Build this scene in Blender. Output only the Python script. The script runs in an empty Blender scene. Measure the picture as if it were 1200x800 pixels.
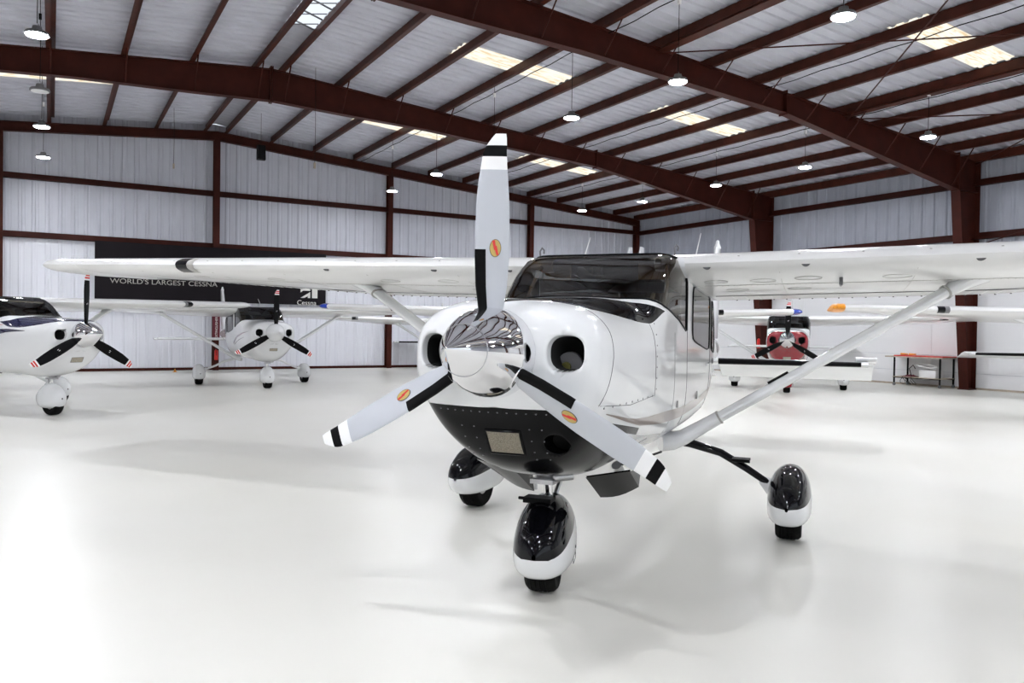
import bpy, bmesh, math, random
import numpy as np
from mathutils import Vector, Matrix

random.seed(7)
PI = math.pi
COL = bpy.context.scene.collection
SC = bpy.context.scene

# ------------------------------------------------------------------ camera, world, exposure
F_PX, YAW, PITCH, ROLL, CAM_H = 930.78, 0.52551, -0.01682, 0.01461, 1.46235
cam_data = bpy.data.cameras.new('camera')
cam_data.sensor_width = 36.0
cam_data.lens = F_PX * 36.0 / 1200.0
cam_data.clip_end = 300
cam = bpy.data.objects.new('camera', cam_data)
COL.objects.link(cam)
fwd = Vector((math.sin(YAW) * math.cos(PITCH), math.cos(YAW) * math.cos(PITCH), math.sin(PITCH)))
r0 = Vector((math.cos(YAW), -math.sin(YAW), 0))
u0 = r0.cross(fwd)
rr = math.cos(ROLL) * r0 + math.sin(ROLL) * u0
uu = -math.sin(ROLL) * r0 + math.cos(ROLL) * u0
cm = Matrix((rr, uu, -fwd)).transposed().to_4x4()
cm.translation = (0, 0, CAM_H)
cam.matrix_world = cm
SC.camera = cam

SC.view_settings.view_transform = 'Standard'
SC.view_settings.look = 'None'
SC.view_settings.gamma = 1.0
SC.view_settings.use_curve_mapping = False
SC.view_settings.exposure = 0.29
LAMP_POWER = 400.0

world = bpy.data.worlds.new('world')
SC.world = world
world.use_nodes = True
bg = world.node_tree.nodes['Background']
bg.inputs[0].default_value = (0.86, 0.93, 1.0, 1)
bg.inputs[1].default_value = 1.2

# ------------------------------------------------------------------ building dimensions
XL, XR = -12.5, 21.43
RIDGE = 4.47
YG, YD = 26.6, -15.8
FRAMES = (19.25, 12.25, 5.25, -1.75, -8.75)
def beam_top(x): return 7.49 - 0.083 * abs(x - RIDGE)
def roof_z(x): return beam_top(x) + 0.265
LINER_Z = 3.86

# portal of the open hangar door behind the camera (helps sampling daylight, gives no light of its own)
pl = bpy.data.lights.new('door_portal', 'AREA'); pl.shape = 'RECTANGLE'; pl.size = 24; pl.size_y = 5.2
pl.cycles.is_portal = True
po = bpy.data.objects.new('door_portal', pl); COL.objects.link(po)
po.location = (RIDGE, YD - 0.1, 2.6); po.rotation_euler = (PI / 2, 0, PI)   # faces +Y

# ------------------------------------------------------------------ materials
def mat(name, col, rough=0.5, metal=0.0, coat=0.0, noise=0.0, nscale=6.0, bump=0.0, bscale=40.0, ior=1.5, spec=0.5):
    m = bpy.data.materials.new(name); m.use_nodes = True
    nt = m.node_tree; b = nt.nodes['Principled BSDF']
    b.inputs['Base Color'].default_value = (*col, 1)
    b.inputs['Roughness'].default_value = rough
    b.inputs['Metallic'].default_value = metal
    b.inputs['Coat Weight'].default_value = coat
    b.inputs['Coat Roughness'].default_value = 0.03
    b.inputs['IOR'].default_value = ior
    b.inputs['Specular IOR Level'].default_value = spec
    tc = nt.nodes.new('ShaderNodeTexCoord')
    if noise > 0:
        n = nt.nodes.new('ShaderNodeTexNoise'); n.inputs['Scale'].default_value = nscale; n.inputs['Detail'].default_value = 5
        nt.links.new(tc.outputs['Object'], n.inputs['Vector'])
        rp = nt.nodes.new('ShaderNodeValToRGB')
        rp.color_ramp.elements[0].position = 0.3; rp.color_ramp.elements[1].position = 0.7
        rp.color_ramp.elements[0].color = (*[max(0, c * (1 - noise)) for c in col], 1)
        rp.color_ramp.elements[1].color = (*[min(1, c * (1 + noise)) for c in col], 1)
        nt.links.new(n.outputs['Fac'], rp.inputs['Fac']); nt.links.new(rp.outputs['Color'], b.inputs['Base Color'])
    if bump > 0:
        n2 = nt.nodes.new('ShaderNodeTexNoise'); n2.inputs['Scale'].default_value = bscale
        nt.links.new(tc.outputs['Object'], n2.inputs['Vector'])
        bp = nt.nodes.new('ShaderNodeBump'); bp.inputs['Strength'].default_value = bump; bp.inputs['Distance'].default_value = 0.01
        nt.links.new(n2.outputs['Fac'], bp.inputs['Height']); nt.links.new(bp.outputs['Normal'], b.inputs['Normal'])
    return m

def emit(name, col, strength):
    m = bpy.data.materials.new(name); m.use_nodes = True
    nt = m.node_tree; nt.nodes.clear()
    e = nt.nodes.new('ShaderNodeEmission'); e.inputs[0].default_value = (*col, 1); e.inputs[1].default_value = strength
    o = nt.nodes.new('ShaderNodeOutputMaterial'); nt.links.new(e.outputs[0], o.inputs[0])
    return m

def glass(name, tint, gloss=0.06):
    m = bpy.data.materials.new(name); m.use_nodes = True
    nt = m.node_tree; nt.nodes.clear()
    t = nt.nodes.new('ShaderNodeBsdfTransparent'); t.inputs[0].default_value = (*tint, 1)
    g = nt.nodes.new('ShaderNodeBsdfGlossy'); g.inputs['Roughness'].default_value = 0.02
    lw = nt.nodes.new('ShaderNodeFresnel'); lw.inputs['IOR'].default_value = 1.5
    mx = nt.nodes.new('ShaderNodeMixShader'); o = nt.nodes.new('ShaderNodeOutputMaterial')
    nt.links.new(lw.outputs[0], mx.inputs[0]); nt.links.new(t.outputs[0], mx.inputs[1]); nt.links.new(g.outputs[0], mx.inputs[2])
    nt.links.new(mx.outputs[0], o.inputs[0])
    return m

M = {}
M['white'] = mat('white_paint', (0.80, 0.81, 0.82), 0.28, coat=0.9, noise=0.015, nscale=2)
M['wing_white'] = mat('wing_white_paint', (0.80, 0.80, 0.79), 0.32, coat=0.6, noise=0.02, nscale=3)
M['black'] = mat('black_gloss_paint', (0.003, 0.003, 0.0045), 0.06, noise=0.1, spec=0.28)
M['cowlblack'] = mat('black_cowl_paint', (0.003, 0.003, 0.0035), 0.16, noise=0.1, spec=0.10)
M['matblack'] = mat('matt_black_rubber', (0.003, 0.003, 0.0035), 0.5, noise=0.15, nscale=30, spec=0.1)
M['tire'] = mat('tyre_rubber', (0.004, 0.004, 0.004), 0.7, noise=0.2, nscale=60, bump=0.2, spec=0.1)
M['chrome'] = mat('polished_metal', (0.83, 0.83, 0.85), 0.035, metal=1.0, noise=0.01)
M['steel'] = mat('gear_steel', (0.45, 0.45, 0.46), 0.28, metal=1.0, noise=0.1, nscale=30)
M['blade'] = mat('grey_blade_paint', (0.50, 0.52, 0.56), 0.33, coat=0.2, noise=0.02)
M['bandwhite'] = mat('white_band_paint', (0.86, 0.86, 0.86), 0.35, noise=0.01)
M['red'] = mat('red_paint', (0.62, 0.02, 0.015), 0.3, coat=0.3, noise=0.05)
M['gold'] = mat('gold_decal', (0.50, 0.36, 0.10), 0.4, noise=0.05, nscale=80)
M['taupe'] = mat('taupe_stripe', (0.33, 0.27, 0.24), 0.3, coat=0.8, noise=0.04)
M['lower_grey'] = mat('lower_grey_band', (0.42, 0.42, 0.44), 0.25, coat=0.8, noise=0.04)  # plain grey for the band below the side's white edge
M['navy'] = mat('navy_paint', (0.008, 0.012, 0.06), 0.15, coat=1.0, noise=0.1)
M['crimson'] = mat('crimson_paint', (0.27, 0.008, 0.018), 0.15, coat=1.0, noise=0.08)
M['seam'] = mat('seam_sealant', (0.08, 0.08, 0.085), 0.6, noise=0.1)
M['softseam'] = mat('soft_seam', (0.40, 0.39, 0.37), 0.6, noise=0.1)
M['dark'] = mat('dark_cavity', (0.004, 0.004, 0.004), 0.9, noise=0.1)
M['tan'] = mat('tan_leather', (0.30, 0.21, 0.13), 0.55, noise=0.1, nscale=20)
M['lining'] = mat('cabin_lining', (0.16, 0.13, 0.10), 0.8, noise=0.15, nscale=15)
M['panel'] = mat('instrument_panel', (0.02, 0.02, 0.02), 0.6, noise=0.2)
M['glass'] = glass('tinted_windshield', (0.50, 0.42, 0.32))
M['sideglass'] = glass('side_window_glass', (0.55, 0.53, 0.50))
M['farglass'] = glass('far_windshield_glass', (0.22, 0.21, 0.20))
M['grille'] = mat('filter_mesh', (0.42, 0.38, 0.30), 0.5, metal=0.3, noise=0.5, nscale=220, bump=0.8, bscale=300)
M['oxide'] = mat('red_oxide_steel', (0.050, 0.0105, 0.0065), 0.5, noise=0.2, nscale=3, bump=0.1, spec=0.15)
M['purlin'] = mat('red_oxide_purlin', (0.062, 0.0145, 0.0075), 0.42, noise=0.25, nscale=4, bump=0.1, spec=0.2)
M['roof'] = mat('galvanised_roof_sheet', (0.56, 0.57, 0.63), 0.42, metal=0.0, spec=0.3, noise=0.06, nscale=2.2, bump=0.08, bscale=6)
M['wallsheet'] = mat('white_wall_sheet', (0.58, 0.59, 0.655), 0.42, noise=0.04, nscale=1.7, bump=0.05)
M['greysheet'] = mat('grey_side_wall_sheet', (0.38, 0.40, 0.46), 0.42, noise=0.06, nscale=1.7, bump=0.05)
M['liner'] = mat('white_liner_sheet', (0.78, 0.79, 0.85), 0.5, noise=0.02, nscale=1.2)
M['smooth'] = mat('white_painted_liner', (0.82, 0.82, 0.83), 0.5, noise=0.02, nscale=0.8)
M['skylight'] = emit('backlit_fibreglass', (1.0, 0.94, 0.80), 0.95)
_nt = M['skylight'].node_tree; _tc = _nt.nodes.new('ShaderNodeTexCoord'); _mp = _nt.nodes.new('ShaderNodeMapping'); _mp.inputs['Scale'].default_value = (1.2, 9, 1)
_nn = _nt.nodes.new('ShaderNodeTexNoise'); _nn.inputs['Scale'].default_value = 2.5; _nn.inputs['Detail'].default_value = 6; _rp = _nt.nodes.new('ShaderNodeValToRGB')
_rp.color_ramp.elements[0].position = .35; _rp.color_ramp.elements[0].color = (.80, .62, .38, 1); _rp.color_ramp.elements[1].position = .52; _rp.color_ramp.elements[1].color = (1, .95, .82, 1)
_nt.links.new(_tc.outputs['Object'], _mp.inputs[0]); _nt.links.new(_mp.outputs[0], _nn.inputs[0]); _nt.links.new(_nn.outputs['Fac'], _rp.inputs[0]); _nt.links.new(_rp.outputs[0], _nt.nodes['Emission'].inputs[0])
M['vent'] = emit('ridge_daylight', (0.85, 0.92, 1.0), 0.9)
M['lens'] = emit('lamp_lens', (0.93, 0.95, 1.0), LAMP_POWER)
M['banner'] = mat('charcoal_banner', (0.014, 0.0115, 0.014), 0.7, spec=0.1, noise=0.08, nscale=1.5)
M['lettering'] = mat('banner_lettering', (0.42, 0.41, 0.38), 0.6, noise=0.03)
M['logo'] = mat('banner_logo', (0.75, 0.74, 0.70), 0.6, noise=0.03)
M['grey'] = mat('cast_aluminium', (0.20, 0.20, 0.21), 0.5, metal=0.5, noise=0.1)
M['olive'] = mat('olive_pulley', (0.16, 0.15, 0.04), 0.4, metal=0.5, noise=0.1)
M['orange'] = mat('orange_plastic', (0.90, 0.32, 0.02), 0.35, noise=0.25, nscale=25)
M['blue'] = mat('blue_lens', (0.015, 0.05, 0.42), 0.2, coat=0.6, noise=0.2, nscale=25)
M['wood'] = mat('pale_board', (0.45, 0.38, 0.30), 0.6, noise=0.15, nscale=12)
M['maroon'] = mat('maroon_cloth', (0.12, 0.02, 0.03), 0.9, noise=0.2, nscale=30)
M['beige'] = mat('sun_visor', (0.38, 0.31, 0.22), 0.7, noise=0.1)

def floor_material():
    m = mat('epoxy_floor', (0.80, 0.79, 0.75), 0.22)
    nt = m.node_tree; b = nt.nodes['Principled BSDF']; tc = nt.nodes.new('ShaderNodeTexCoord')
    n = nt.nodes.new('ShaderNodeTexNoise'); n.inputs['Scale'].default_value = 0.45; n.inputs['Detail'].default_value = 6
    nt.links.new(tc.outputs['Object'], n.inputs['Vector'])
    r = nt.nodes.new('ShaderNodeValToRGB'); r.color_ramp.elements[0].position = 0.3; r.color_ramp.elements[1].position = 0.7
    r.color_ramp.elements[0].color = (0.775, 0.76, 0.70, 1); r.color_ramp.elements[1].color = (0.81, 0.80, 0.75, 1)
    nt.links.new(n.outputs['Fac'], r.inputs['Fac']); nt.links.new(r.outputs['Color'], b.inputs['Base Color'])
    n2 = nt.nodes.new('ShaderNodeTexNoise'); n2.inputs['Scale'].default_value = 1.3; n2.inputs['Detail'].default_value = 4
    nt.links.new(tc.outputs['Object'], n2.inputs['Vector'])
    mr = nt.nodes.new('ShaderNodeMapRange'); mr.inputs['To Min'].default_value = 0.30; mr.inputs['To Max'].default_value = 0.36
    nt.links.new(n2.outputs['Fac'], mr.inputs['Value']); nt.links.new(mr.outputs[0], b.inputs['Roughness'])
    n3 = nt.nodes.new('ShaderNodeTexNoise'); n3.inputs['Scale'].default_value = 2.5
    nt.links.new(tc.outputs['Object'], n3.inputs['Vector'])
    bp = nt.nodes.new('ShaderNodeBump'); bp.inputs['Strength'].default_value = 0.04; bp.inputs['Distance'].default_value = 0.02
    nt.links.new(n3.outputs['Fac'], bp.inputs['Height']); nt.links.new(bp.outputs['Normal'], b.inputs['Normal'])
    return m
M['floor'] = floor_material()

# ------------------------------------------------------------------ mesh helpers
class MB:
    def __init__(s): s.v = []; s.f = []; s.m = []
    def add(s, verts, faces, mi=0):
        o = len(s.v); s.v += [tuple(map(float, p)) for p in verts]
        s.f += [tuple(i + o for i in f) for f in faces]; s.m += [mi] * len(faces); return s
    def box(s, a, b, mi=0):
        x0, y0, z0 = a; x1, y1, z1 = b
        return s.add([(x0,y0,z0),(x1,y0,z0),(x1,y1,z0),(x0,y1,z0),(x0,y0,z1),(x1,y0,z1),(x1,y1,z1),(x0,y1,z1)],
              [(0,3,2,1),(4,5,6,7),(0,1,5,4),(1,2,6,5),(2,3,7,6),(3,0,4,7)], mi)
    def tube(s, pts, rad, n=10, mi=0, flat=None, caps=True):
        """tube through pts; rad number or list; flat=(axis vector, ratio) makes it elliptical"""
        pts = [Vector(p) for p in pts]; m = len(pts)
        rad = rad if isinstance(rad, (list, tuple)) else [rad] * m
        rings = []; up = None
        for i, p in enumerate(pts):
            t = (pts[min(i+1, m-1)] - pts[max(i-1, 0)]).normalized()
            if flat is not None:
                a = Vector(flat[0]); a = (a - t * a.dot(t)).normalized()
            else:
                a = up if up is not None else (Vector((0,0,1)) if abs(t.z) < 0.9 else Vector((1,0,0)))
                a = (a - t * a.dot(t)).normalized()
            up = a; b = t.cross(a); k = flat[1] if flat is not None else 1.0
            rings.append([p + a * math.cos(2*PI*j/n) * rad[i] * k + b * math.sin(2*PI*j/n) * rad[i] for j in range(n)])
        vs = [q for r in rings for q in r]
        fs = [(i*n+j, i*n+(j+1)%n, (i+1)*n+(j+1)%n, (i+1)*n+j) for i in range(m-1) for j in range(n)]
        if caps: fs += [tuple(range(n-1, -1, -1)), tuple((m-1)*n+j for j in range(n))]
        return s.add(vs, fs, mi)
    def lathe(s, prof, origin=(0,0,0), axis='z', n=24, mi=0):
        """prof: list of (radius, height)"""
        o = Vector(origin); vs = []
        for r, h in prof:
            for j in range(n):
                a = 2*PI*j/n; c, d = r*math.cos(a), r*math.sin(a)
                vs.append(o + (Vector((c,d,h)) if axis=='z' else Vector((c,h,d)) if axis=='y' else Vector((h,c,d))))
        m = len(prof)
        fs = [(i*n+j, i*n+(j+1)%n, (i+1)*n+(j+1)%n, (i+1)*n+j) for i in range(m-1) for j in range(n)]
        fs += [tuple(range(n-1,-1,-1)), tuple((m-1)*n+j for j in range(n))]
        return s.add(vs, fs, mi)
    def grid(s, P, mi=0, closed=False):
        """P: 2D list of points"""
        nu, nv = len(P), len(P[0]); vs = [q for r in P for q in r]
        fs = [(i*nv+j, i*nv+(j+1)%nv, (i+1)*nv+(j+1)%nv, (i+1)*nv+j) for i in range(nu-1) for j in range(nv if closed else nv-1)]
        return s.add(vs, fs, mi)
    def mesh(s, name, mats, smooth=True, angle=40):
        me = bpy.data.meshes.new(name); me.from_pydata(s.v, [], s.f); me.validate()
        for m_ in (mats if isinstance(mats, (list, tuple)) else [mats]): me.materials.append(m_)
        if len(me.polygons) == len(s.m): me.polygons.foreach_set('material_index', s.m)
        bm = bmesh.new(); bm.from_mesh(me); bmesh.ops.remove_doubles(bm, verts=bm.verts, dist=1e-5)
        bmesh.ops.recalc_face_normals(bm, faces=bm.faces)
        if smooth:
            for f in bm.faces: f.smooth = True
            for e in bm.edges:
                if len(e.link_faces) == 2 and e.calc_face_angle(0) > math.radians(angle): e.smooth = False
        bm.to_mesh(me); bm.free(); me.update()
        return me
    def build(s, name, mats, parent=None, smooth=True, loc=None, angle=40):
        return link(name, s.mesh(name, mats, smooth, angle), parent, loc)

def link(name, data, parent=None, loc=None, rot=None):
    o = bpy.data.objects.new(name, data); COL.objects.link(o)
    if parent is not None: o.parent = parent
    if loc is not None: o.location = loc
    if rot is not None: o.rotation_euler = rot
    return o

def tag(o, label=None, cat=None, group=None, kind=None):
    if label: o['label'] = label
    if cat: o['category'] = cat
    if group: o['group'] = group
    if kind: o['kind'] = kind
    return o

def text_mesh(body, size, extrude=0.004):
    cu = bpy.data.curves.new('lettering', 'FONT'); cu.body = body; cu.size = size; cu.extrude = extrude
    cu.align_x = 'LEFT'
    o = bpy.data.objects.new('lettering', cu); COL.objects.link(o)
    dg = bpy.context.evaluated_depsgraph_get(); dg.update()
    me = bpy.data.meshes.new_from_object(o.evaluated_get(dg))
    bpy.data.objects.remove(o)
    return me

# ------------------------------------------------------------------ building shell
fl = MB().box((XL, YD, -0.2), (XR, YG, 0)).build('floor', M['floor'], smooth=False); tag(fl, kind='structure')
ap = MB().box((-45, -70, -0.22), (55, YD, -0.02)).build('ground', mat('apron_concrete', (0.45, 0.44, 0.42), 0.8, noise=0.1, nscale=1), smooth=False)
tag(ap, kind='structure')

def rib_sheet(width, length, ribs, depth=0.03, minor=True):
    """flat sheet lying in local XZ plane (x along width, z along length), trapezoid ribs standing towards -Y"""
    xs = [(0, 0)]; p = width / ribs
    for i in range(ribs):
        c = (i + 0.5) * p; a, b = 0.055, 0.028
        if minor: xs += [(c-p/2+0.05, 0)]
        xs += [(c-a, 0), (c-b, -depth), (c+b, -depth), (c+a, 0)]
        if minor: xs += [(c+p*0.28, 0), (c+p*0.31, -0.007), (c+p*0.36, -0.007), (c+p*0.39, 0)]
    xs += [(width, 0)]
    xs = sorted(set(xs))
    return xs

def sheet_mesh(name, width, h0, h1, ribs, m_, z0=0.0, depth=0.03):
    xs = rib_sheet(width, 1, ribs, depth); mb = MB()
    front = [[(x, y, z0) for x, y in xs], [(x, y, h0 + (h1 - h0) * x / width) for x, y in xs]]
    mb.grid(front)
    return mb.mesh(name, m_, smooth=False)

def wall(name): 
    o = bpy.data.objects.new(name, None); COL.objects.link(o); tag(o, kind='structure'); return o

# solid outer shell behind the sheets, so no light leaks
def shell_box(name, a, b, m_): 
    o = MB().box(a, b).build(name, m_, smooth=False); tag(o, kind='structure'); return o

gable_outer = MB()
gable_outer.add([(XL-.3, YG+.06, 0), (XR+.3, YG+.06, 0), (XR+.3, YG+.06, roof_z(XR)+.02), (RIDGE, YG+.06, roof_z(RIDGE)+.02), (XL-.3, YG+.06, roof_z(XL)+.02),
                 (XL-.3, YG+.2, 0), (XR+.3, YG+.2, 0), (XR+.3, YG+.2, roof_z(XR)+.02), (RIDGE, YG+.2, roof_z(RIDGE)+.02), (XL-.3, YG+.2, roof_z(XL)+.02)],
                [(0,1,2,3,4), (9,8,7,6,5), (0,5,6,1), (1,6,7,2), (2,7,8,3), (3,8,9,4), (4,9,5,0)])
wall_back = gable_outer.build('wall_back', M['wallsheet'], smooth=False); tag(wall_back, kind='structure')
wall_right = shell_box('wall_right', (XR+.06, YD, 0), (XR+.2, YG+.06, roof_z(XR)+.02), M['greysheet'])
wall_left = shell_box('wall_left', (XL-.2, YD, 0), (XL-.06, YG+.06, roof_z(XL)+.02), M['wallsheet'])
# front wall with the wide open hangar door behind the camera
wf = MB()
OX0, OX1, OZ = RIDGE - 12, RIDGE + 12, 5.2
wf.box((XL, YD-.15, 0), (OX0, YD, roof_z(XL)+.02)); wf.box((OX1, YD-.15, 0), (XR, YD, roof_z(XR)+.02))
wf.add([(OX0, YD-.15, OZ), (OX1, YD-.15, OZ), (OX1, YD-.15, roof_z(OX1)), (RIDGE, YD-.15, roof_z(RIDGE)), (OX0, YD-.15, roof_z(OX0)),
        (OX0, YD, OZ), (OX1, YD, OZ), (OX1, YD, roof_z(OX1)), (RIDGE, YD, roof_z(RIDGE)), (OX0, YD, roof_z(OX0))],
       [(0,1,2,3,4), (9,8,7,6,5), (0,5,6,1), (1,6,7,2), (2,7,8,3), (3,8,9,4), (4,9,5,0)])
wall_front = wf.build('wall_front', M['wallsheet'], smooth=False); tag(wall_front, kind='structure')

# ribbed wall sheets, each its own piece
def gable_sheets():
    w = 0.99; x = XL; 
    while x < XR - 0.05:
        ww = min(w, XR - x)
        up = sheet_mesh('wall_panel', ww, roof_z(x)-0.0, roof_z(x+ww)-0.0, 3, M['wallsheet'], z0=LINER_Z)
        link('wall_panel', up, wall_back, (x, YG, 0))
        x += w
    x = XL; lo = sheet_mesh('liner_panel', 0.99, LINER_Z, LINER_Z, 3, M['liner'], 0.0, 0.02)
    n = int((XR - XL) / 0.99)
    for i in range(n): link('liner_panel', lo, wall_back, (XL + i * 0.99, YG - 0.015, 0))
    last = XL + n * 0.99
    if XR - last > 0.05:
        link('liner_panel', sheet_mesh('liner_panel', XR - last, LINER_Z, LINER_Z, 1, M['liner'], 0, 0.02), wall_back, (last, YG - 0.015, 0))
gable_sheets()
def side_sheets(xw, parent, m_up, sgn):
    w = 1.08; n = int((YG - YD) / w); me = sheet_mesh('wall_panel', w, roof_z(XR), roof_z(XR), 3, m_up, LINER_Z)
    for i in range(n):
        o = link('wall_panel', me, parent)
        if sgn > 0: o.location = (xw, YG - i * w, 0); o.rotation_euler = (0, 0, -PI/2)
        else: o.location = (xw, YG - (i+1) * w, 0); o.rotation_euler = (0, 0, PI/2)
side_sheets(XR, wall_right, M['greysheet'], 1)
side_sheets(XL, wall_left, M['wallsheet'], -1)
# smooth painted liner on the lower right wall, in courses with shallow joints
z = 0.0
for h in (0.42, 0.46, 0.98, 0.98, 1.0):
    k = int((YG - YD) // 4.4) + 1
    for i in range(k):
        y1 = YG - i * 4.4; y0 = max(YD, y1 - 4.4)
        mb = MB().box((XR-.03, y0+.004, z+.004), (XR+.02, y1-.004, z+h-.004))
        mb.build('liner_board', M['smooth'], wall_right, smooth=False)
    z += h
MB().box((XL-.02, YD, 0), (XL+.03, YG, LINER_Z)).build('liner_board', M['smooth'], wall_left, smooth=False)
# baseboards
tag(MB().box((XL, YG-.07, 0), (XR, YG-.02, 0.085)).build('baseboard_back', M['oxide'], smooth=False), kind='structure')
tag(MB().box((XR-.05, YD, 0), (XR-.02, YG, 0.05)).build('baseboard_right', M['wood'], smooth=False), kind='structure')

# roof: each sheet its own piece, hung on a thin closed deck; skylight and vent daylight is emission
SKY_Y = ((21.9, 22.65), (15.22, 15.98), (8.45, 9.22), (1.4, 2.2), (-5.6, -4.8), (-12.5, -11.7))
SKY_D = ((3.08, 5.88), (8.68, 11.48))             # distance from ridge
VENT_Y = ((20.4, 23.0), (13.9, 16.8), (7.4, 10.2))
ceiling = MB()
deckz = 0.10
def deck(x0, x1, y0, y1):
    ceiling.add([(x0,y0,roof_z(x0)+deckz),(x1,y0,roof_z(x1)+deckz),(x1,y1,roof_z(x1)+deckz),(x0,y1,roof_z(x0)+deckz)], [(0,1,2,3)])
deck(XL-.3, RIDGE, YD-.2, YG+.2); deck(RIDGE, XR+.3, YD-.2, YG+.2)
ceil = ceiling.build('ceiling', M['roof'], smooth=False); tag(ceil, kind='structure')

def roof_sheet(x0, x1, y0, y1, m_):
    """ribs run down the slope (along x), repeating along y"""
    n = max(1, round((y1 - y0) / 0.30)); p = (y1 - y0) / n; ys = [(y0, 0)]
    for i in range(n):
        c = y0 + (i + .5) * p
        ys += [(c-.055, 0), (c-.03, -.032), (c+.03, -.032), (c+.055, 0)]
    ys += [(y1, 0)]
    k = 1 if x1 - x0 < 4 else 3
    P = []
    for j in range(k + 1):
        x = x0 + (x1 - x0) * j / k
        P.append([(x, y, roof_z(x) + dz) for y, dz in ys])
    return MB().grid(P).mesh('roof_sheet', m_, smooth=False)

def cuts(y0, y1, w):
    n = max(1, round((y1 - y0) / w)); return [(y0 + (y1-y0)*i/n, y0 + (y1-y0)*(i+1)/n) for i in range(n)]
rows = []; cur = YG
for a, b in SKY_Y:
    rows += [(p, q, False) for p, q in cuts(b, cur, 0.9)]; rows.append((a, b, True)); cur = a
rows += [(p, q, False) for p, q in cuts(YD, cur, 0.9)]
GAP = 0.31
for side in (1, -1):
    for y0, y1, sky in rows:
        far = (XR - RIDGE + .05) if side > 0 else (RIDGE - XL + .05)
        segs = [(GAP, far, M['roof'])]
        if sky:
            segs = [(GAP, 3.08, M['roof']), (3.08, 5.88, M['skylight']), (5.88, 8.68, M['roof']), (8.68, 11.48, M['skylight']), (11.48, far, M['roof'])]
        for d0, d1, m_ in segs:
            a, b = (RIDGE + d0, RIDGE + d1) if side > 0 else (RIDGE - d1, RIDGE - d0)
            me = roof_sheet(a, b, y0, y1, m_)
            link('skylight_sheet' if m_ is M['skylight'] else 'roof_sheet', me, ceil)
# ridge cap in lengths, with bright ridge vents
cur = YG
def cap(y0, y1, m_, nm):
    mb = MB(); n = max(2, int((y1 - y0) / 0.15)) if m_ is M['roof'] else 2
    P = []
    for i in range(n + 1):
        y = y0 + (y1 - y0) * i / n; d = -0.02 if (i % 2 and m_ is M['roof']) else 0
        P.append([(RIDGE-GAP-.05, y, roof_z(RIDGE+GAP)+.0+d), (RIDGE, y, roof_z(RIDGE)+.03+d), (RIDGE+GAP+.05, y, roof_z(RIDGE+GAP)+d)])
    mb.grid(P); mb.build(nm, m_, ceil, smooth=False)
for a, b in sorted(VENT_Y, reverse=True):
    cap(b, cur, M['roof'], 'ridge_cap'); cap(a, b, M['vent'], 'ridge_vent'); 
    mb = MB(); y = a
    while y < b - .2:
        mb.tube([(RIDGE-.28, y, roof_z(RIDGE)-.06), (RIDGE+.28, y+.35, roof_z(RIDGE)-.06)], .02, 6)
        mb.tube([(RIDGE+.28, y, roof_z(RIDGE)-.06), (RIDGE-.28, y+.35, roof_z(RIDGE)-.06)], .012, 6); y += .62
    mb.build('vent_brace', M['grey'], ceil)
    cur = a
cap(YD, cur, M['roof'], 'ridge_cap')

# purlins: Z sections lying on the beams
PUR = [0.31 + 1.4 * i for i in range(12)]
def purlin_mesh(y0, y1, h=0.2, double=False):
    mb = MB(); t = 0.012; h = 0.232
    mb.box((-t/2, y0, 0), (t/2, y1, h)); mb.box((-0.09, y0, 0), (t/2, y1, t)); mb.box((-t/2, y0, h-t), (0.09, y1, h))
    mb.box((-0.09, y0, 0), (-0.09+t, y1, 0.025))
    if double: mb.box((0.0, y0, -.02), (0.14, y1, t)); mb.box((0.13, y0, 0), (0.142, y1, h)); mb.box((-0.085, y0, -.035), (0.15, y1, -.02))
    return mb.mesh('purlin', M['purlin'], smooth=False)
ys = [YG - .02] + list(FRAMES) + [YD]
for side in (1, -1):
    for i, d in enumerate(PUR):
        for k in range(len(ys) - 1):
            dbl = side > 0 and k == 2 and i in (4, 8)
            key = (k, dbl)
            if key not in globals().setdefault('_pm', {}): _pm[key] = purlin_mesh(ys[k+1], ys[k], 0.2, dbl)
            x = RIDGE + side * d
            if x < XL + .1 or x > XR - .3: continue
            link('purlin', _pm[key], ceil, (x, 0, beam_top(x) + 0.005))
# cable runs clipped under three purlins
for x in (9.02, 13.26, 16.04):
    mb = MB(); z_ = beam_top(x) - .03; P = []
    y = YG - .4
    while y > YD + .5: P.append((x + .10, y, z_)); P.append((x + .10, y - .7, z_ - .025)); y -= 1.4
    mb.tube(P, .010, 5); mb.build('cable_run', M['matblack'], ceil)
# eave struts
for k in range(len(ys) - 1):
    MB().box((XR-.16, ys[k+1], beam_top(XR)-.02), (XR-.04, ys[k], beam_top(XR)+.2)).build('eave_strut', M['purlin'], ceil, smooth=False)
    MB().box((XL+.04, ys[k+1], beam_top(XL)-.02), (XL+.16, ys[k], beam_top(XL)+.2)).build('eave_strut', M['purlin'], ceil, smooth=False)

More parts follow.
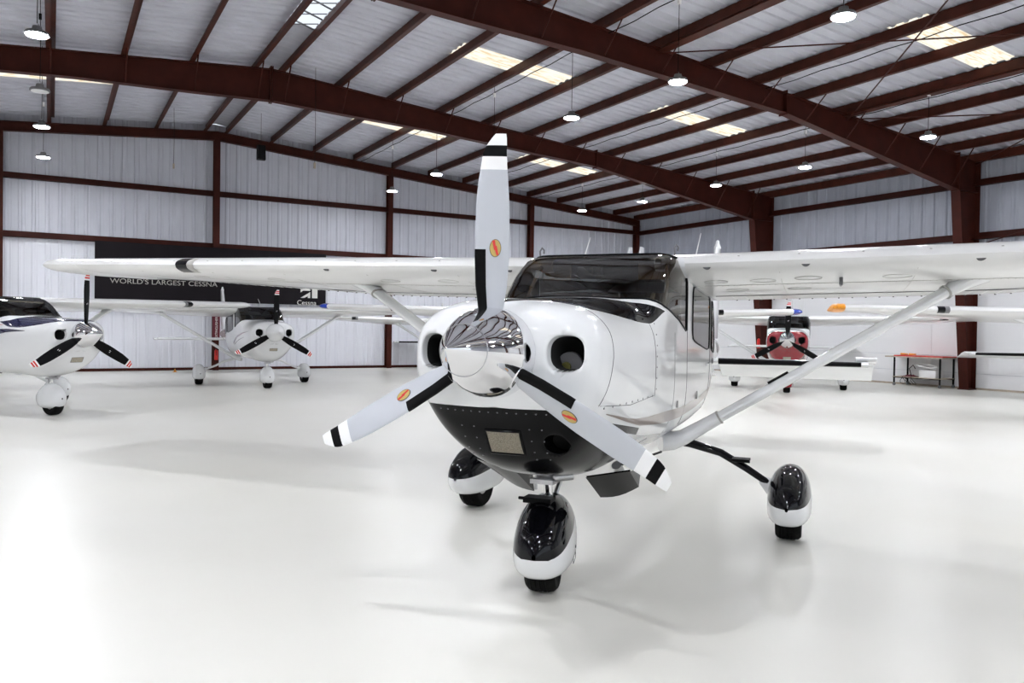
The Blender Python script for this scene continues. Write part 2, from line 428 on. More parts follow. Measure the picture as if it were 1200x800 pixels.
# main frames ---------------------------------------------------
def beam_bot(x, Lx, Rx):
    d = abs(x - RIDGE); pts = [(0, 6.76), (1.7, 6.69), (4.0, 6.62), (9.45, 6.28), (15.95, 5.26), (17.2, 5.06)]
    for (a, za), (b, zb) in zip(pts, pts[1:]):
        if d <= b: return za + (zb - za) * (d - a) / (b - a)
    return pts[-1][1]
def frame(yc, idx):
    root = bpy.data.objects.new('steel_frame', None); COL.objects.link(root); root.location = (RIDGE, yc, 0)
    names = ['red oxide steel roof frame nearest the back wall, with tapered columns',
             'red oxide steel roof frame with big tapered beam crossing above the main aeroplane',
             'red oxide steel roof frame just above the camera', 'red oxide steel roof frame behind the camera',
             'red oxide steel roof frame nearest the open hangar door']
    tag(root, names[idx], 'steel frame', kind=None)
    for side in (1, -1):
        X = XR if side > 0 else XL; W_ = abs(X - RIDGE)
        D = [0, 1.7, 4.0, 9.45, W_ - 0.98]
        web = MB(); bf = MB(); tf = MB(); P0 = []
        for d in D:
            x = side * d; zt, zb = beam_top(RIDGE + x), beam_bot(RIDGE + x, 0, 0); P0.append((x, zt, zb))
        for yy in (-.006, .006):
            web.grid([[(x, yy, zb), (x, yy, zt)] for x, zt, zb in P0])
        for mb, k in ((tf, 1), (bf, 2)):
            P = [[(p[0], -.105, p[k]), (p[0], .105, p[k]), (p[0], .105, p[k] - .014), (p[0], -.105, p[k] - .014)] for p in P0]
            mb.grid(P, closed=True); mb.add(P[-1], [(0,1,2,3)])
        b = web.build('rafter', M['oxide'], root, smooth=False)
        tf.build('top_flange', M['oxide'], b, smooth=False); bf.build('bottom_flange', M['oxide'], b, smooth=False)
        # splice plates
        for d in (0.02, 9.45):
            x = side * d; MB().box((x-.012, -.11, beam_bot(RIDGE+x,0,0)-.05), (x+.012, .11, beam_top(RIDGE+x)+.06)).build('splice_plate', M['oxide'], b, smooth=False)
        # knee and tapered column; inner edge from d=W-.98 (top) to W-.36 (foot)
        zt_o = beam_top(X) - .0; zi = beam_top(X - side*.98); kb = beam_bot(X - side*.98, 0, 0)
        xo, xi_t, xi_b = side * (W_ - .05), side * (W_ - .98), side * (W_ - .40)
        c = MB()
        for yy in (-.006, .006):
            c.add([(xi_t, yy, kb), (xo, yy, kb), (xo, yy, zt_o), (xi_t, yy, zi)], [(0,1,2,3)])
            c.add([(xi_b, yy, 0), (xo, yy, 0), (xo, yy, kb), (xi_t, yy, kb)], [(0,1,2,3)])
        cw = c.build('column', M['oxide'], root, smooth=False)
        f = MB(); t = .016 * side
        P = [(xi_b, 0), (xi_t, kb)]
        f.grid([[(x, -.125, z_), (x, .125, z_), (x + t, .125, z_), (x + t, -.125, z_)] for x, z_ in P], closed=True)
        f.build('inner_flange', M['oxide'], cw, smooth=False)
        f = MB(); f.box((min(xo, xo-t), -.125, 0), (max(xo, xo-t), .125, zt_o)); f.build('outer_flange', M['oxide'], cw, smooth=False)
        MB().box((min(xi_t, xo), -.105, kb-.01), (max(xi_t, xo), .105, kb+.004)).build('stiffener_plate', M['oxide'], cw, smooth=False)
        MB().box((xi_t-.012, -.11, kb-.04), (xi_t+.012, .11, zi+.05)).build('end_plate', M['oxide'], cw, smooth=False)
        MB().box((min(xi_b, xo)-.03, -.15, 0), (max(xi_b, xo)+.0, .15, .03)).build('base_plate', M['oxide'], cw, smooth=False)
        # fly braces from purlin down to bottom flange
        for i, d in enumerate(PUR):
            if d > W_ - 1.2 or (i % 1): continue
            x = side * d
            for s_ in (-1, 1):
                MB().tube([(x, s_*.62, beam_top(RIDGE+x)+.03), (x, s_*.08, beam_bot(RIDGE+x,0,0)+.03)], .017, 4).build('fly_brace', M['oxide'], root, smooth=False)
    return root
for i, y in enumerate(FRAMES): frame(y, i)

# gable frame: rafter, columns and girts (pieces of the back wall)
for side in (1, -1):
    X = XR if side > 0 else XL
    mb = MB()
    for yy0, yy1, dz0, dz1 in ((-.02, 0, -.26, 0), (-.1, .08, -.012, 0), (-.1, .08, -.27, -.258)):
        P = [[(x, YG-.22+yy0, beam_top(x)+dz0), (x, YG-.22+yy1, beam_top(x)+dz0), (x, YG-.22+yy1, beam_top(x)+dz1), (x, YG-.22+yy0, beam_top(x)+dz1)] for x in (RIDGE, X)]
        mb.grid(P, closed=True)
    mb.build('gable_rafter', M['oxide'], wall_back, smooth=False)
for x in (-12.3, -6.9, -1.28, 4.47, 10.25, 16.05, 21.25):
    h = beam_top(x) - .26; mb = MB()
    mb.box((x-.09, YG-.35, 0), (x+.09, YG-.338, h)); mb.box((x-.09, YG-.13, 0), (x+.09, YG-.118, h)); mb.box((x-.006, YG-.34, 0), (x+.006, YG-.12, h))
    mb.build('gable_column', M['oxide'], wall_back, smooth=False)
for zc in (5.58, 3.93):
    mb = MB(); mb.box((XL, YG-.2, zc-.1), (XR-.05, YG-.05, zc-.088)); mb.box((XL, YG-.062, zc-.1), (XR-.05, YG-.05, zc+.08)); mb.box((XL, YG-.2, zc-.1), (XL+33.8, YG-.19, zc-.06))
    mb.build('girt', M['oxide'], wall_back, smooth=False)
for X, s_, par in ((XR, 1, wall_right), (XL, -1, wall_left)):
    for zc in (5.52, 4.10):
        for k in range(len(ys)-1):
            mb = MB(); a, b = X - s_*.05, X - s_*.2
            mb.box((min(a,b), ys[k+1], zc-.1), (max(a,b), ys[k], zc-.088)); mb.box((X-.062 if s_>0 else X+.05, ys[k+1], zc-.1), (X-.05 if s_>0 else X+.062, ys[k], zc+.09))
            mb.box((min(b,b+s_*.012), ys[k+1], zc-.1), (max(b,b+s_*.012), ys[k], zc-.05))
            mb.build('girt', M['oxide'], par, smooth=False)
# pinholes of daylight in the sheets are left out; crossed bracing rods in the bay above the aeroplane
def rod(a, b, lab, r=.014):
    A, B = Vector(a), Vector(b); mb = MB(); mb.tube([A - A, B - A], r, 6); o = mb.build('bracing_rod', M['oxide'], None, loc=A); tag(o, lab, 'bracing rod')
def rz(x, d=0.0): return beam_top(x) - .10 - d
rod((10.3, 12.2, rz(10.3)), (16.0, 5.3, rz(16.0)), 'long thin rust-red brace rod running nearly level below the right purlins')
rod((15.9, 12.1, rz(16.0, .06)), (10.5, 5.45, rz(10.3, .06)), 'thin rust-red brace rod slanting steeply up past the right skylight')
rod((16.0, 12.2, rz(16.0)), (21.3, 5.3, rz(21.3)), 'thin rust-red brace rod level above the far right hanging lamp')
rod((21.1, 12.1, rz(21.3, .06)), (16.2, 5.45, rz(16.0, .06)), 'short thin rust-red brace rod at the right eave')
rod((21.2, 12.0, 3.85), (21.2, 5.5, 5.35), 'thin rust-red wall brace rod rising right of the right column')

# banner on the back wall ---------------------------------------
bx0, bx1, bz0, bz1 = 1.08, 7.95, 2.13, 3.84
bn = MB(); yb = YG - .40
nxx = 60
bn.grid([[(bx0 + (bx1-bx0)*i/nxx, yb + .006*math.sin(i*1.7), z_) for i in range(nxx+1)] for z_ in (bz0, bz1)])
bn.grid([[(bx0 + (bx1-bx0)*i/nxx, yb + .012 + .006*math.sin(i*1.7), z_) for i in range(nxx+1)] for z_ in (bz0, bz1)])
banner = bn.build('banner', M['banner'], smooth=True, loc=(0,0,0)); tag(banner, 'long charcoal fabric banner with pale lettering on the white back wall', 'banner')
t = text_mesh("WORLD'S LARGEST CESSNA", 0.205); t.materials.clear(); t.materials.append(M['lettering'])
o = link('lettering', t, banner, (1.48, yb - .02, 2.62), (PI/2, 0, 0)); o.scale = (1.17, 1, 1)
t = text_mesh("Cessna", 0.22); t.materials.clear(); t.materials.append(M['logo'])
o = link('logo_lettering', t, banner, (6.98, yb - .02, 2.13), (PI/2, 0, 0)); o.scale = (1.02, 1, 1)
lg = MB()
def flat(mb, pts, y0, y1):
    n = len(pts); mb.add([(x, y0, z_) for x, z_ in pts] + [(x, y1, z_) for x, z_ in pts], [tuple(range(n)), tuple(range(2*n-1, n-1, -1))] + [(i, (i+1)%n, (i+1)%n+n, i+n) for i in range(n)])
flat(lg, [(7.10,2.66),(7.42,2.66),(7.42,2.60),(7.18,2.60),(7.10,2.54)], yb-.025, yb-.01)
flat(lg, [(7.10,2.36),(7.42,2.56),(7.42,2.36),(7.34,2.36),(7.34,2.42),(7.22,2.36)], yb-.025, yb-.01)
flat(lg, [(7.48,2.36),(7.48,2.66),(7.66,2.66),(7.66,2.36)], yb-.025, yb-.01)
lg.build('logo_emblem', M['logo'], banner, smooth=False)

# fire point on the gable column --------------------------------
fs = MB().box((4.36, YG-.375, 0.95), (4.58, YG-.352, 1.75)).build('wall_sign', M['maroon'], smooth=False)
tag(fs, 'narrow dark red vertical sign on the back wall column', 'sign')
t = text_mesh("EXTINGUISHER", 0.1); t.materials.clear(); t.materials.append(M['logo'])
link('lettering', t, fs, (4.51, YG-.38, 1.0), (PI/2, -PI/2, 0))
def extinguisher(loc, lab):
    r = bpy.data.objects.new('fire_extinguisher', None); COL.objects.link(r); r.location = loc; r.scale = (.72, .72, .72); tag(r, lab, 'extinguisher')
    MB().lathe([(0.0,0),(.075,.0),(.08,.02),(.08,.38),(.06,.43),(.025,.45),(.025,.48)], n=16).build('cylinder', M['red'], r)
    MB().box((-.02,-.07,.48),(.02,.05,.52)).tube([(0,-.05,.5),(0,-.1,.44),(0,-.1,.2)], .012, 6).build('valve_handle', M['matblack'], r)
    return r
extinguisher((4.47, YG-.412, 0.33), 'red fire extinguisher on the back wall column below the sign')
extinguisher((20.72, 19.08, 0.90), 'small red fire extinguisher on the far right column beside the red-nosed aeroplane')

# small cone on the floor
cn = bpy.data.objects.new('traffic_cone', None); COL.objects.link(cn); cn.location = (3.2, 25.6, 0); cn.scale = (.42, .42, .42); tag(cn, 'tiny orange cone on the floor near the back wall', 'cone')
MB().lathe([(.10,.02),(.025,.24)], n=14).build('cone_body', M['orange'], cn); MB().box((-.13,-.13,0),(.13,.13,.02)).build('base', M['orange'], cn, smooth=False)

# ------------------------------------------------------------------ hanging lamps
def lamp_builder():
    meshes = {}
    meshes['housing'] = MB().lathe([(.03,.13),(.06,.125),(.075,.06),(.15,.045),(.165,.02),(.168,0),(.15,-.004)], n=28).mesh('housing', M['grey'])
    meshes['lens_on'] = MB().lathe([(.0,-.001),(.146,-.001),(.142,-.012),(.0,-.016)], n=28).mesh('lens', M['lens'])
    meshes['lens_off'] = MB().lathe([(.0,-.001),(.146,-.001),(.142,-.012),(.0,-.016)], n=28).mesh('lens', M['bandwhite'])
    meshes['hook'] = MB().tube([(0,0,.12),(0.02,0,.15),(0,0,.18),(-.02,0,.15),(0,0,.12)], .006, 6).mesh('hook', M['grey'])
    return meshes
LM = lamp_builder()
def lamp(x, y, z_, lab, on=True, conn=0.75):
    r = bpy.data.objects.new('high_bay_lamp', None); COL.objects.link(r); r.location = (x, y, z_)
    tag(r, lab, 'lamp', 'high bay lamps hanging from the roof')
    link('housing', LM['housing'], r); link('lens', LM['lens_on' if on else 'lens_off'], r); link('hook', LM['hook'], r)
    top = roof_z(x) - z_ - .03
    c = MB().tube([(0,0,.17),(0.006,0.004,top*.5),(0,0,top)], .006, 5); 
    MB().box((-.025,-.025,top*conn),(.025,.025,top*conn+.10)).build('connector', M['bandwhite'] if on else M['matblack'], r, smooth=False)
    c.build('cord', M['matblack'], r)
LZ = 5.62
lamps = [(-.2, 13.55, 'lit lamp, largest one at the far left top', True), (-.2, 16.8, 'unlit dark lamp below the large lit one at far left', False),
 (-.2, 19.85, 'lit lamp just below the unlit dark lamp at far left', True), (-.2, 23.5, 'lowest lit lamp of the left column against the back wall', True),
 (9.05, 23.1, 'small lit lamp in front of the back wall column left of the propeller', True), (9.05, 19.85, 'lit lamp just left of the propeller, under the roof edge', True),
 (9.05, 16.6, 'lit lamp hidden behind the tip of the upright propeller blade', True), (8.85, 13.05, 'lit lamp right of the upright propeller blade', True),
 (9.05, 10.2, 'large lit lamp against the big roof beam', True), (9.0, 6.95, 'very bright lit lamp at the top edge right of centre', True),
 (16.1, 23.0, 'smallest lit lamp right of the propeller above the windshield', True), (16.55, 20.25, 'small lit lamp above the windshield near the back corner', True),
 (16.4, 16.8, 'lit lamp in front of the far right column', True), (16.4, 13.7, 'lit lamp between the two big roof beams at right', True),
 (16.0, 10.2, 'lit lamp at right above the right column', True)]
for x, y, lab, on in lamps: lamp(x, y, LZ, lab, on)
for x in (-.2, 9.05, 16.2):  # unseen lamps repeating the rows behind the camera, added for lighting
    for y in (3.6, 0.3, -3.0, -6.3, -9.6) if x > 5 else (6.95, 3.6, 0.3, -3.0, -6.3, -9.6):
        lamp(x, y, LZ, 'unseen lit high bay lamp added behind or above the camera for lighting')
for y in (23.2, 19.9, 16.7, 13.4, 10.2, 6.9, 3.6, 0.3, -3, -6.3): lamp(-7.4, y, LZ, 'lit high bay lamp over the left bay outside the picture')
lamp(16.2, 6.95, LZ, 'lit high bay lamp to the right outside the picture')

sp = bpy.data.objects.new('hanging_speaker', None); COL.objects.link(sp); sp.location = (5.3, 24.0, 6.3); tag(sp, 'small black loudspeaker hanging in front of the back wall', 'speaker')
MB().add([(-.12,-.12,0),(.12,-.1,0),(.14,.12,0),(-.1,.12,0),(-.1,-.16,.4),(.1,-.14,.4),(.1,.12,.44),(-.1,.12,.44)],
         [(0,3,2,1),(4,5,6,7),(0,1,5,4),(1,2,6,5),(2,3,7,6),(3,0,4,7)]).build('cabinet', M['matblack'], sp, smooth=False)
MB().tube([(0,0,.42),(0,0,roof_z(5.3)-6.33)], .006, 5).build('cord', M['matblack'], sp)
for (x, y, zb, lab) in ((5.46, 19.0, 5.35, 'thin hanging cord with pale plug left of the propeller, in front of the back wall'), (3.0, 24.6, 6.0, 'short hanging cord near the back wall left of the speaker')):
    r = bpy.data.objects.new('cable_drop', None); COL.objects.link(r); r.location = (x, y, zb); tag(r, lab, 'cord')
    MB().tube([(0,0,0),(0.01,0,.8),(0,0,roof_z(x)-zb-.03)], .006, 5).build('cord', M['matblack'], r)
    MB().box((-.022,-.022,-.12),(.022,.022,.02)).build('plug', M['wood'], r, smooth=False)

# ------------------------------------------------------------------ work cart by the right wall
ct = bpy.data.objects.new('work_cart', None); COL.objects.link(ct); ct.location = (21.02, 13.38, 0); ct.rotation_euler = (0,0,0); tag(ct, 'long wheeled work cart with dark legs and a red padded top by the white wall', 'cart')
L2, W2 = 0.70, 0.34
MB().box((-W2,-L2-.05,.80),(W2,L2+.25,.835)).build('table_top', M['wood'], ct, smooth=False)
MB().box((-W2+.01,-L2-.05,.836),(W2-.01,L2-.02,.865)).build('red_pad', M['red'], ct, smooth=False)
MB().box((-W2,-L2,.245),(W2,L2,.265)).build('shelf', M['wood'], ct, smooth=False)
for x in (-W2+.03, W2-.03):
    for y in (-L2+.03, L2-.03):
        lg_ = MB().box((x-.018,y-.018,.09),(x+.018,y+.018,.80)).build('leg', M['matblack'], ct, smooth=False)
        MB().lathe([(.0,-.02),(.04,-.02),(.045,0),(.04,.02),(.0,.02)], (x, y, .045), 'x', 14).build('caster', M['grey'], lg_)
for x in (-W2+.03, W2-.03): MB().box((x-.012,-L2,.22),(x+.012,L2,.245)).build('rail', M['matblack'], ct, smooth=False)
bxo = MB().box((-.16,-.24,0),(.16,.24,.2)); bx_ = bxo.build('box', M['bandwhite'], None, smooth=False, loc=(20.95, 13.12, .266)); tag(bx_, 'white box with cables on the lower shelf of the cart', 'box')
mb = MB(); 
for k in range(5):
    pts = [(20.74+.05*k, 13.1+.3*math.sin(k+a*.7)+.04*k, .535+.05*math.sin(a*.9+k)+.01*a) for a in range(7)]
    mb.tube(pts, .012, 6)
cb = mb.build('cable_bundle', M['bandwhite'], None); tag(cb, 'loose white cables over the white box on the cart', 'cables')
mb = MB()
for k in range(3):
    pts = [(20.66, 13.75-.16*k+.09*math.sin(a*1.1+k), .26-.2*math.sin(a*PI/6)) for a in range(7)]
    mb.tube(pts, .008, 6)
cb = mb.build('hanging_cables', M['matblack'], None); tag(cb, 'dark thin cables looping below the shelf of the cart', 'cables')
mb = MB().tube([(20.70,13.52,.28),(20.69,13.58,.5),(20.69,13.47,.60),(20.69,13.40,.50)], .012, 6)
cb = mb.build('cable', M['matblack'], None); tag(cb, 'black cable arching above the white box on the cart', 'cable')
P = [[(20.78+.35*i/8, 13.5+.42*j/8, .267+.05*math.sin(i*PI/8)*math.sin(j*PI/8)*(1+.4*math.sin(3*i+2*j))) for j in range(9)] for i in range(9)]
cl = MB().grid(P).build('cloth', M['maroon'], None); tag(cl, 'crumpled maroon cloth on the lower shelf of the cart', 'cloth')
for k, (yy, lab) in enumerate(((13.85, 'orange tool lying at the left end of the red cart top'), (13.6, 'smaller orange tool beside the other on the red cart top'))):
    tb = MB().tube([(0,-.1,0),(0,.1,0)], [.022,.03], 8).build('tool', M['orange'], None, loc=(20.85, yy, .895)); tag(tb, lab, 'tool')

# ------------------------------------------------------------------ aeroplanes
class Loft:
    """body of superellipse sections along l; S(l, s) with s 0 (top) .. 1 (bottom) by arc length"""
    def __init__(self, st):
        self.L = np.array([r[0] for r in st], float); self.P = np.array([r[1:] for r in st], float); self.cache = {}
        n = len(st); d = np.diff(self.P, axis=0) / np.diff(self.L)[:, None]; m = np.zeros_like(self.P)
        m[0], m[-1] = d[0], d[-1]
        for i in range(1, n-1):
            h0, h1 = self.L[i]-self.L[i-1], self.L[i+1]-self.L[i]
            a, b = d[i-1], d[i]
            w1, w2 = 2*h1+h0, h1+2*h0
            with np.errstate(divide='ignore', invalid='ignore'):
                hm = (w1+w2) / (w1/a + w2/b)
            m[i] = np.where(a*b > 0, hm, 0)
        self.m = m
    def par(self, l):
        L = self.L; l = min(max(l, L[0]), L[-1]); i = int(min(max(np.searchsorted(L, l) - 1, 0), len(L)-2))
        h = L[i+1]-L[i]; t = (l-L[i])/h
        return ((2*t**3-3*t*t+1)*self.P[i] + (t**3-2*t*t+t)*h*self.m[i] + (-2*t**3+3*t*t)*self.P[i+1] + (t**3-t*t)*h*self.m[i+1])
    def sec(self, l):
        k = round(l, 4)
        if k in self.cache: return self.cache[k]
        hw, zt, zb, zc, nt, nb = self.par(l); N = 90
        # parameter spaced so corners are well sampled
        a = np.linspace(0, PI/2, N); 
        def half(n, h):
            c, s_ = np.cos(a), np.sin(a)
            return hw*np.abs(s_)**(2/n), h*np.abs(c)**(2/n)
        x1, y1 = half(nt, zt-zc); x2, y2 = half(nb, zc-zb)
        x = np.concatenate([x1, x2[::-1][1:]]); z = np.concatenate([zc+y1, (zc-y2)[::-1][1:]])
        s = np.concatenate([[0], np.cumsum(np.hypot(np.diff(x), np.diff(z)))]); s /= s[-1]
        self.cache[k] = (s, x, z); return self.cache[k]
    def S(self, l, s, off=0.0):
        q, x, z = self.sec(l); a = abs(s); sg = -1 if s < 0 else 1
        X, Z = np.interp(a, q, x), np.interp(a, q, z)
        if off:
            e = 0.004; X1, Z1 = np.interp(min(a+e,1), q, x), np.interp(min(a+e,1), q, z); X0, Z0 = np.interp(max(a-e,0), q, x), np.interp(max(a-e,0), q, z)
            tx, tz = X1-X0, Z1-Z0; d = math.hypot(tx, tz) or 1; X += -tz/d*off*1.0; Z += tx/d*off
            X = max(X, 0) if off > 0 else X
        return (sg*X, l, Z)
    def s_of_z(self, l, zz):
        q, x, z = self.sec(l)
        if zz >= z[0]: return 0.0
        if zz <= z[-1]: return 1.0
        return float(np.interp(-zz, -z, q))
    def w_at(self, l, zz): return self.S(l, self.s_of_z(l, zz))[0]
    def front_l(self, w, zz, l0, l1):
        f = lambda l: (lambda q, x, z: (z[-1] < zz < z[0]) and np.interp(-zz, -z, x) >= abs(w))(*self.sec(l))
        if f(l0): return l0
        for _ in range(26):
            m = (l0+l1)/2
            if f(m): l1 = m
            else: l0 = m
        return (l0+l1)/2
    def patch(self, mb, fun, nu, nv, off=0.0, mi=0):
        mb.grid([[self.S(*fun(i/nu, j/nv), off) for j in range(nv+1)] for i in range(nu+1)], mi)

def lerp(a, b, t): return a + (b-a)*t
def sm(a, b, x): t = min(max((x-a)/(b-a), 0), 1); return t*t*(3-2*t)
def pl_(pts, x):
    return float(np.interp(x, [p[0] for p in pts], [p[1] for p in pts]))

# stations: l, half width, top, bottom, widest z, top exponent, bottom exponent
BODY = [(-.760,.205,1.555,1.150,1.350,2.0,2.0),(-.748,.255,1.572,1.125,1.345,2.05,2.0),(-.73,.32,1.583,1.095,1.335,2.2,2.05),(-.70,.40,1.592,1.055,1.325,2.4,2.1),
 (-.66,.455,1.600,1.00,1.31,2.6,2.1),(-.60,.49,1.606,.90,1.30,2.75,2.1),(-.52,.502,1.612,.80,1.29,2.85,2.1),(-.40,.508,1.618,.735,1.28,2.9,2.15),
 (-.2,.512,1.625,.68,1.27,2.9,2.3),(.1,.52,1.635,.635,1.26,2.9,2.5),(.36,.527,1.655,.65,1.25,3.3,2.7),(.6,.532,1.785,.665,1.25,5.2,3.0),(.85,.536,1.905,.67,1.25,9.5,3.3),
 (1.03,.54,1.962,.67,1.25,12,3.6),(1.4,.542,1.985,.67,1.25,12,3.6),(2.5,.54,1.975,.68,1.25,9,3.4),(3.0,.50,1.90,.71,1.25,5,3.0),(3.6,.42,1.73,.76,1.24,3.2,2.6),
 (4.4,.32,1.58,.87,1.23,2.4,2.4),(5.6,.19,1.45,1.0,1.22,2.1,2.1),(6.7,.09,1.36,1.09,1.22,2,2),(7.15,.04,1.30,1.14,1.22,2,2)]
SB = .46          # windshield side foot
def lb(s): return float(np.interp(abs(s), (0,.10,.16,.22,.28,.32,.36,.40,.43,.46), (.355,.36,.38,.445,.53,.615,.74,.90,1.09,1.31)))
def lt(s): return 1.04 + .295*sm(.17, .32, abs(s))
ZS = [(-.8,1.085),(-.6,1.08),(-.36,1.0),(.41,.885),(1.18,.79),(1.84,.775),(2.5,.79),(3.2,.85)]

def ring_hole(o, lo, cx, cz, fn, outline, lmax, depth, shrink=.93):
    """cut a real opening in body object o around (+-cx, cz), snap its rim to the outline, sink a duct"""
    me = o.data; bm = bmesh.new(); bm.from_mesh(me)
    for sg in (1, -1) if cx else (1,):
        dead = [f for f in bm.faces if f.calc_center_median().y < lmax and f.calc_center_median().x*sg > 0 and
                fn(f.calc_center_median().x*sg - cx, f.calc_center_median().z - cz) < 1]
        if not dead: continue
        bmesh.ops.delete(bm, geom=dead, context='FACES')
        bm.edges.ensure_lookup_table()
        rim = [e for e in bm.edges if len(e.link_faces) == 1 and all(v.co.y < lmax+.03 and v.co.x*sg > 0 and fn(v.co.x*sg-cx, v.co.z-cz) < 2.0 for v in e.verts)]
        vs = {v for e in rim for v in e.verts}
        for v in vs:
            x, z_ = outline(v.co.x*sg-cx, v.co.z-cz); w = x + cx
            v.co.x = sg*w; v.co.z = z_ + cz; v.co.y = lo.front_l(w, z_+cz, -.76, .2)
        cur = rim
        for (dy, sc) in ((.012, .965), (.035, .94), (depth, shrink)):
            r = bmesh.ops.extrude_edge_only(bm, edges=cur)
            nv = [g for g in r['geom'] if isinstance(g, bmesh.types.BMVert)]; cur = [g for g in r['geom'] if isinstance(g, bmesh.types.BMEdge)]
            cur = [e for e in cur if all(v in nv for v in e.verts)]
            for v in nv:
                v.co.x = sg*(cx + (v.co.x*sg-cx)*sc); v.co.z = cz + (v.co.z-cz)*sc; v.co.y += dy
            for v in nv:
                for f in v.link_faces:
                    if dy == depth: f.material_index = 1
        try:
            r = bmesh.ops.contextual_create(bm, geom=cur)
            for f in r['faces']: f.material_index = 1
        except Exception: pass
    for f in bm.faces: f.smooth = True
    bmesh.ops.recalc_face_normals(bm, faces=bm.faces)
    bm.to_mesh(me); bm.free()

# wing sections: w, LE l, LE z, TE l, TE z, thickness ratio
WSEC = [(.50,1.12,1.905,2.82,1.725,.118),(2.6,1.12,1.945,2.82,1.775,.118),(4.9,1.14,1.99,2.42,1.925,.115),(5.22,1.17,2.0,2.38,1.94,.11)]
def foil(n=17):
    xs = [(1-math.cos(PI*i/(n-1)))/2 for i in range(n)]
    yt = lambda x: 5*(.2969*math.sqrt(x)-.126*x-.3516*x*x+.2843*x**3-.1036*x**4)
    cmb = lambda x: .02/.16*(.8*x-x*x) if x < .4 else .02/.36*(.2+.8*x-x*x)
    up = [(x, cmb(x), yt(x)) for x in xs][::-1]; dn = [(x, cmb(x), -yt(x)) for x in xs][1:-1]
    return up + dn
FOIL = foil()
def wparam(w):
    a = abs(w); W_ = WSEC
    for p, q in zip(W_, W_[1:]):
        if a <= q[0]: t = max(0, (a-p[0])/(q[0]-p[0])); return [lerp(x, y, t) for x, y in zip(p[1:], q[1:])]
    return list(W_[-1][1:])
def wpoint(w, x, side, prm=None, off=0.0):
    """side +1 upper, -1 lower at chord fraction x"""
    l0, z0, l1, z1, t = prm or wparam(w); c = l1-l0
    yt = 5*(.2969*math.sqrt(max(x,0))-.126*x-.3516*x*x+.2843*x**3-.1036*x**4)
    cb = .02/.16*(.8*x-x*x) if x < .4 else .02/.36*(.2+.8*x-x*x)
    return (w, l0 + c*x, lerp(z0, z1, x) + (cb + side*yt*t)*c + side*off)
def wsection(w, prm=None, x0=0.0, x1=1.0):
    l0, z0, l1, z1, t = prm or wparam(w); c = l1-l0
    return [(w, l0+c*x, lerp(z0, z1, x) + (cb + yt*t)*c) for x, cb, yt in FOIL]

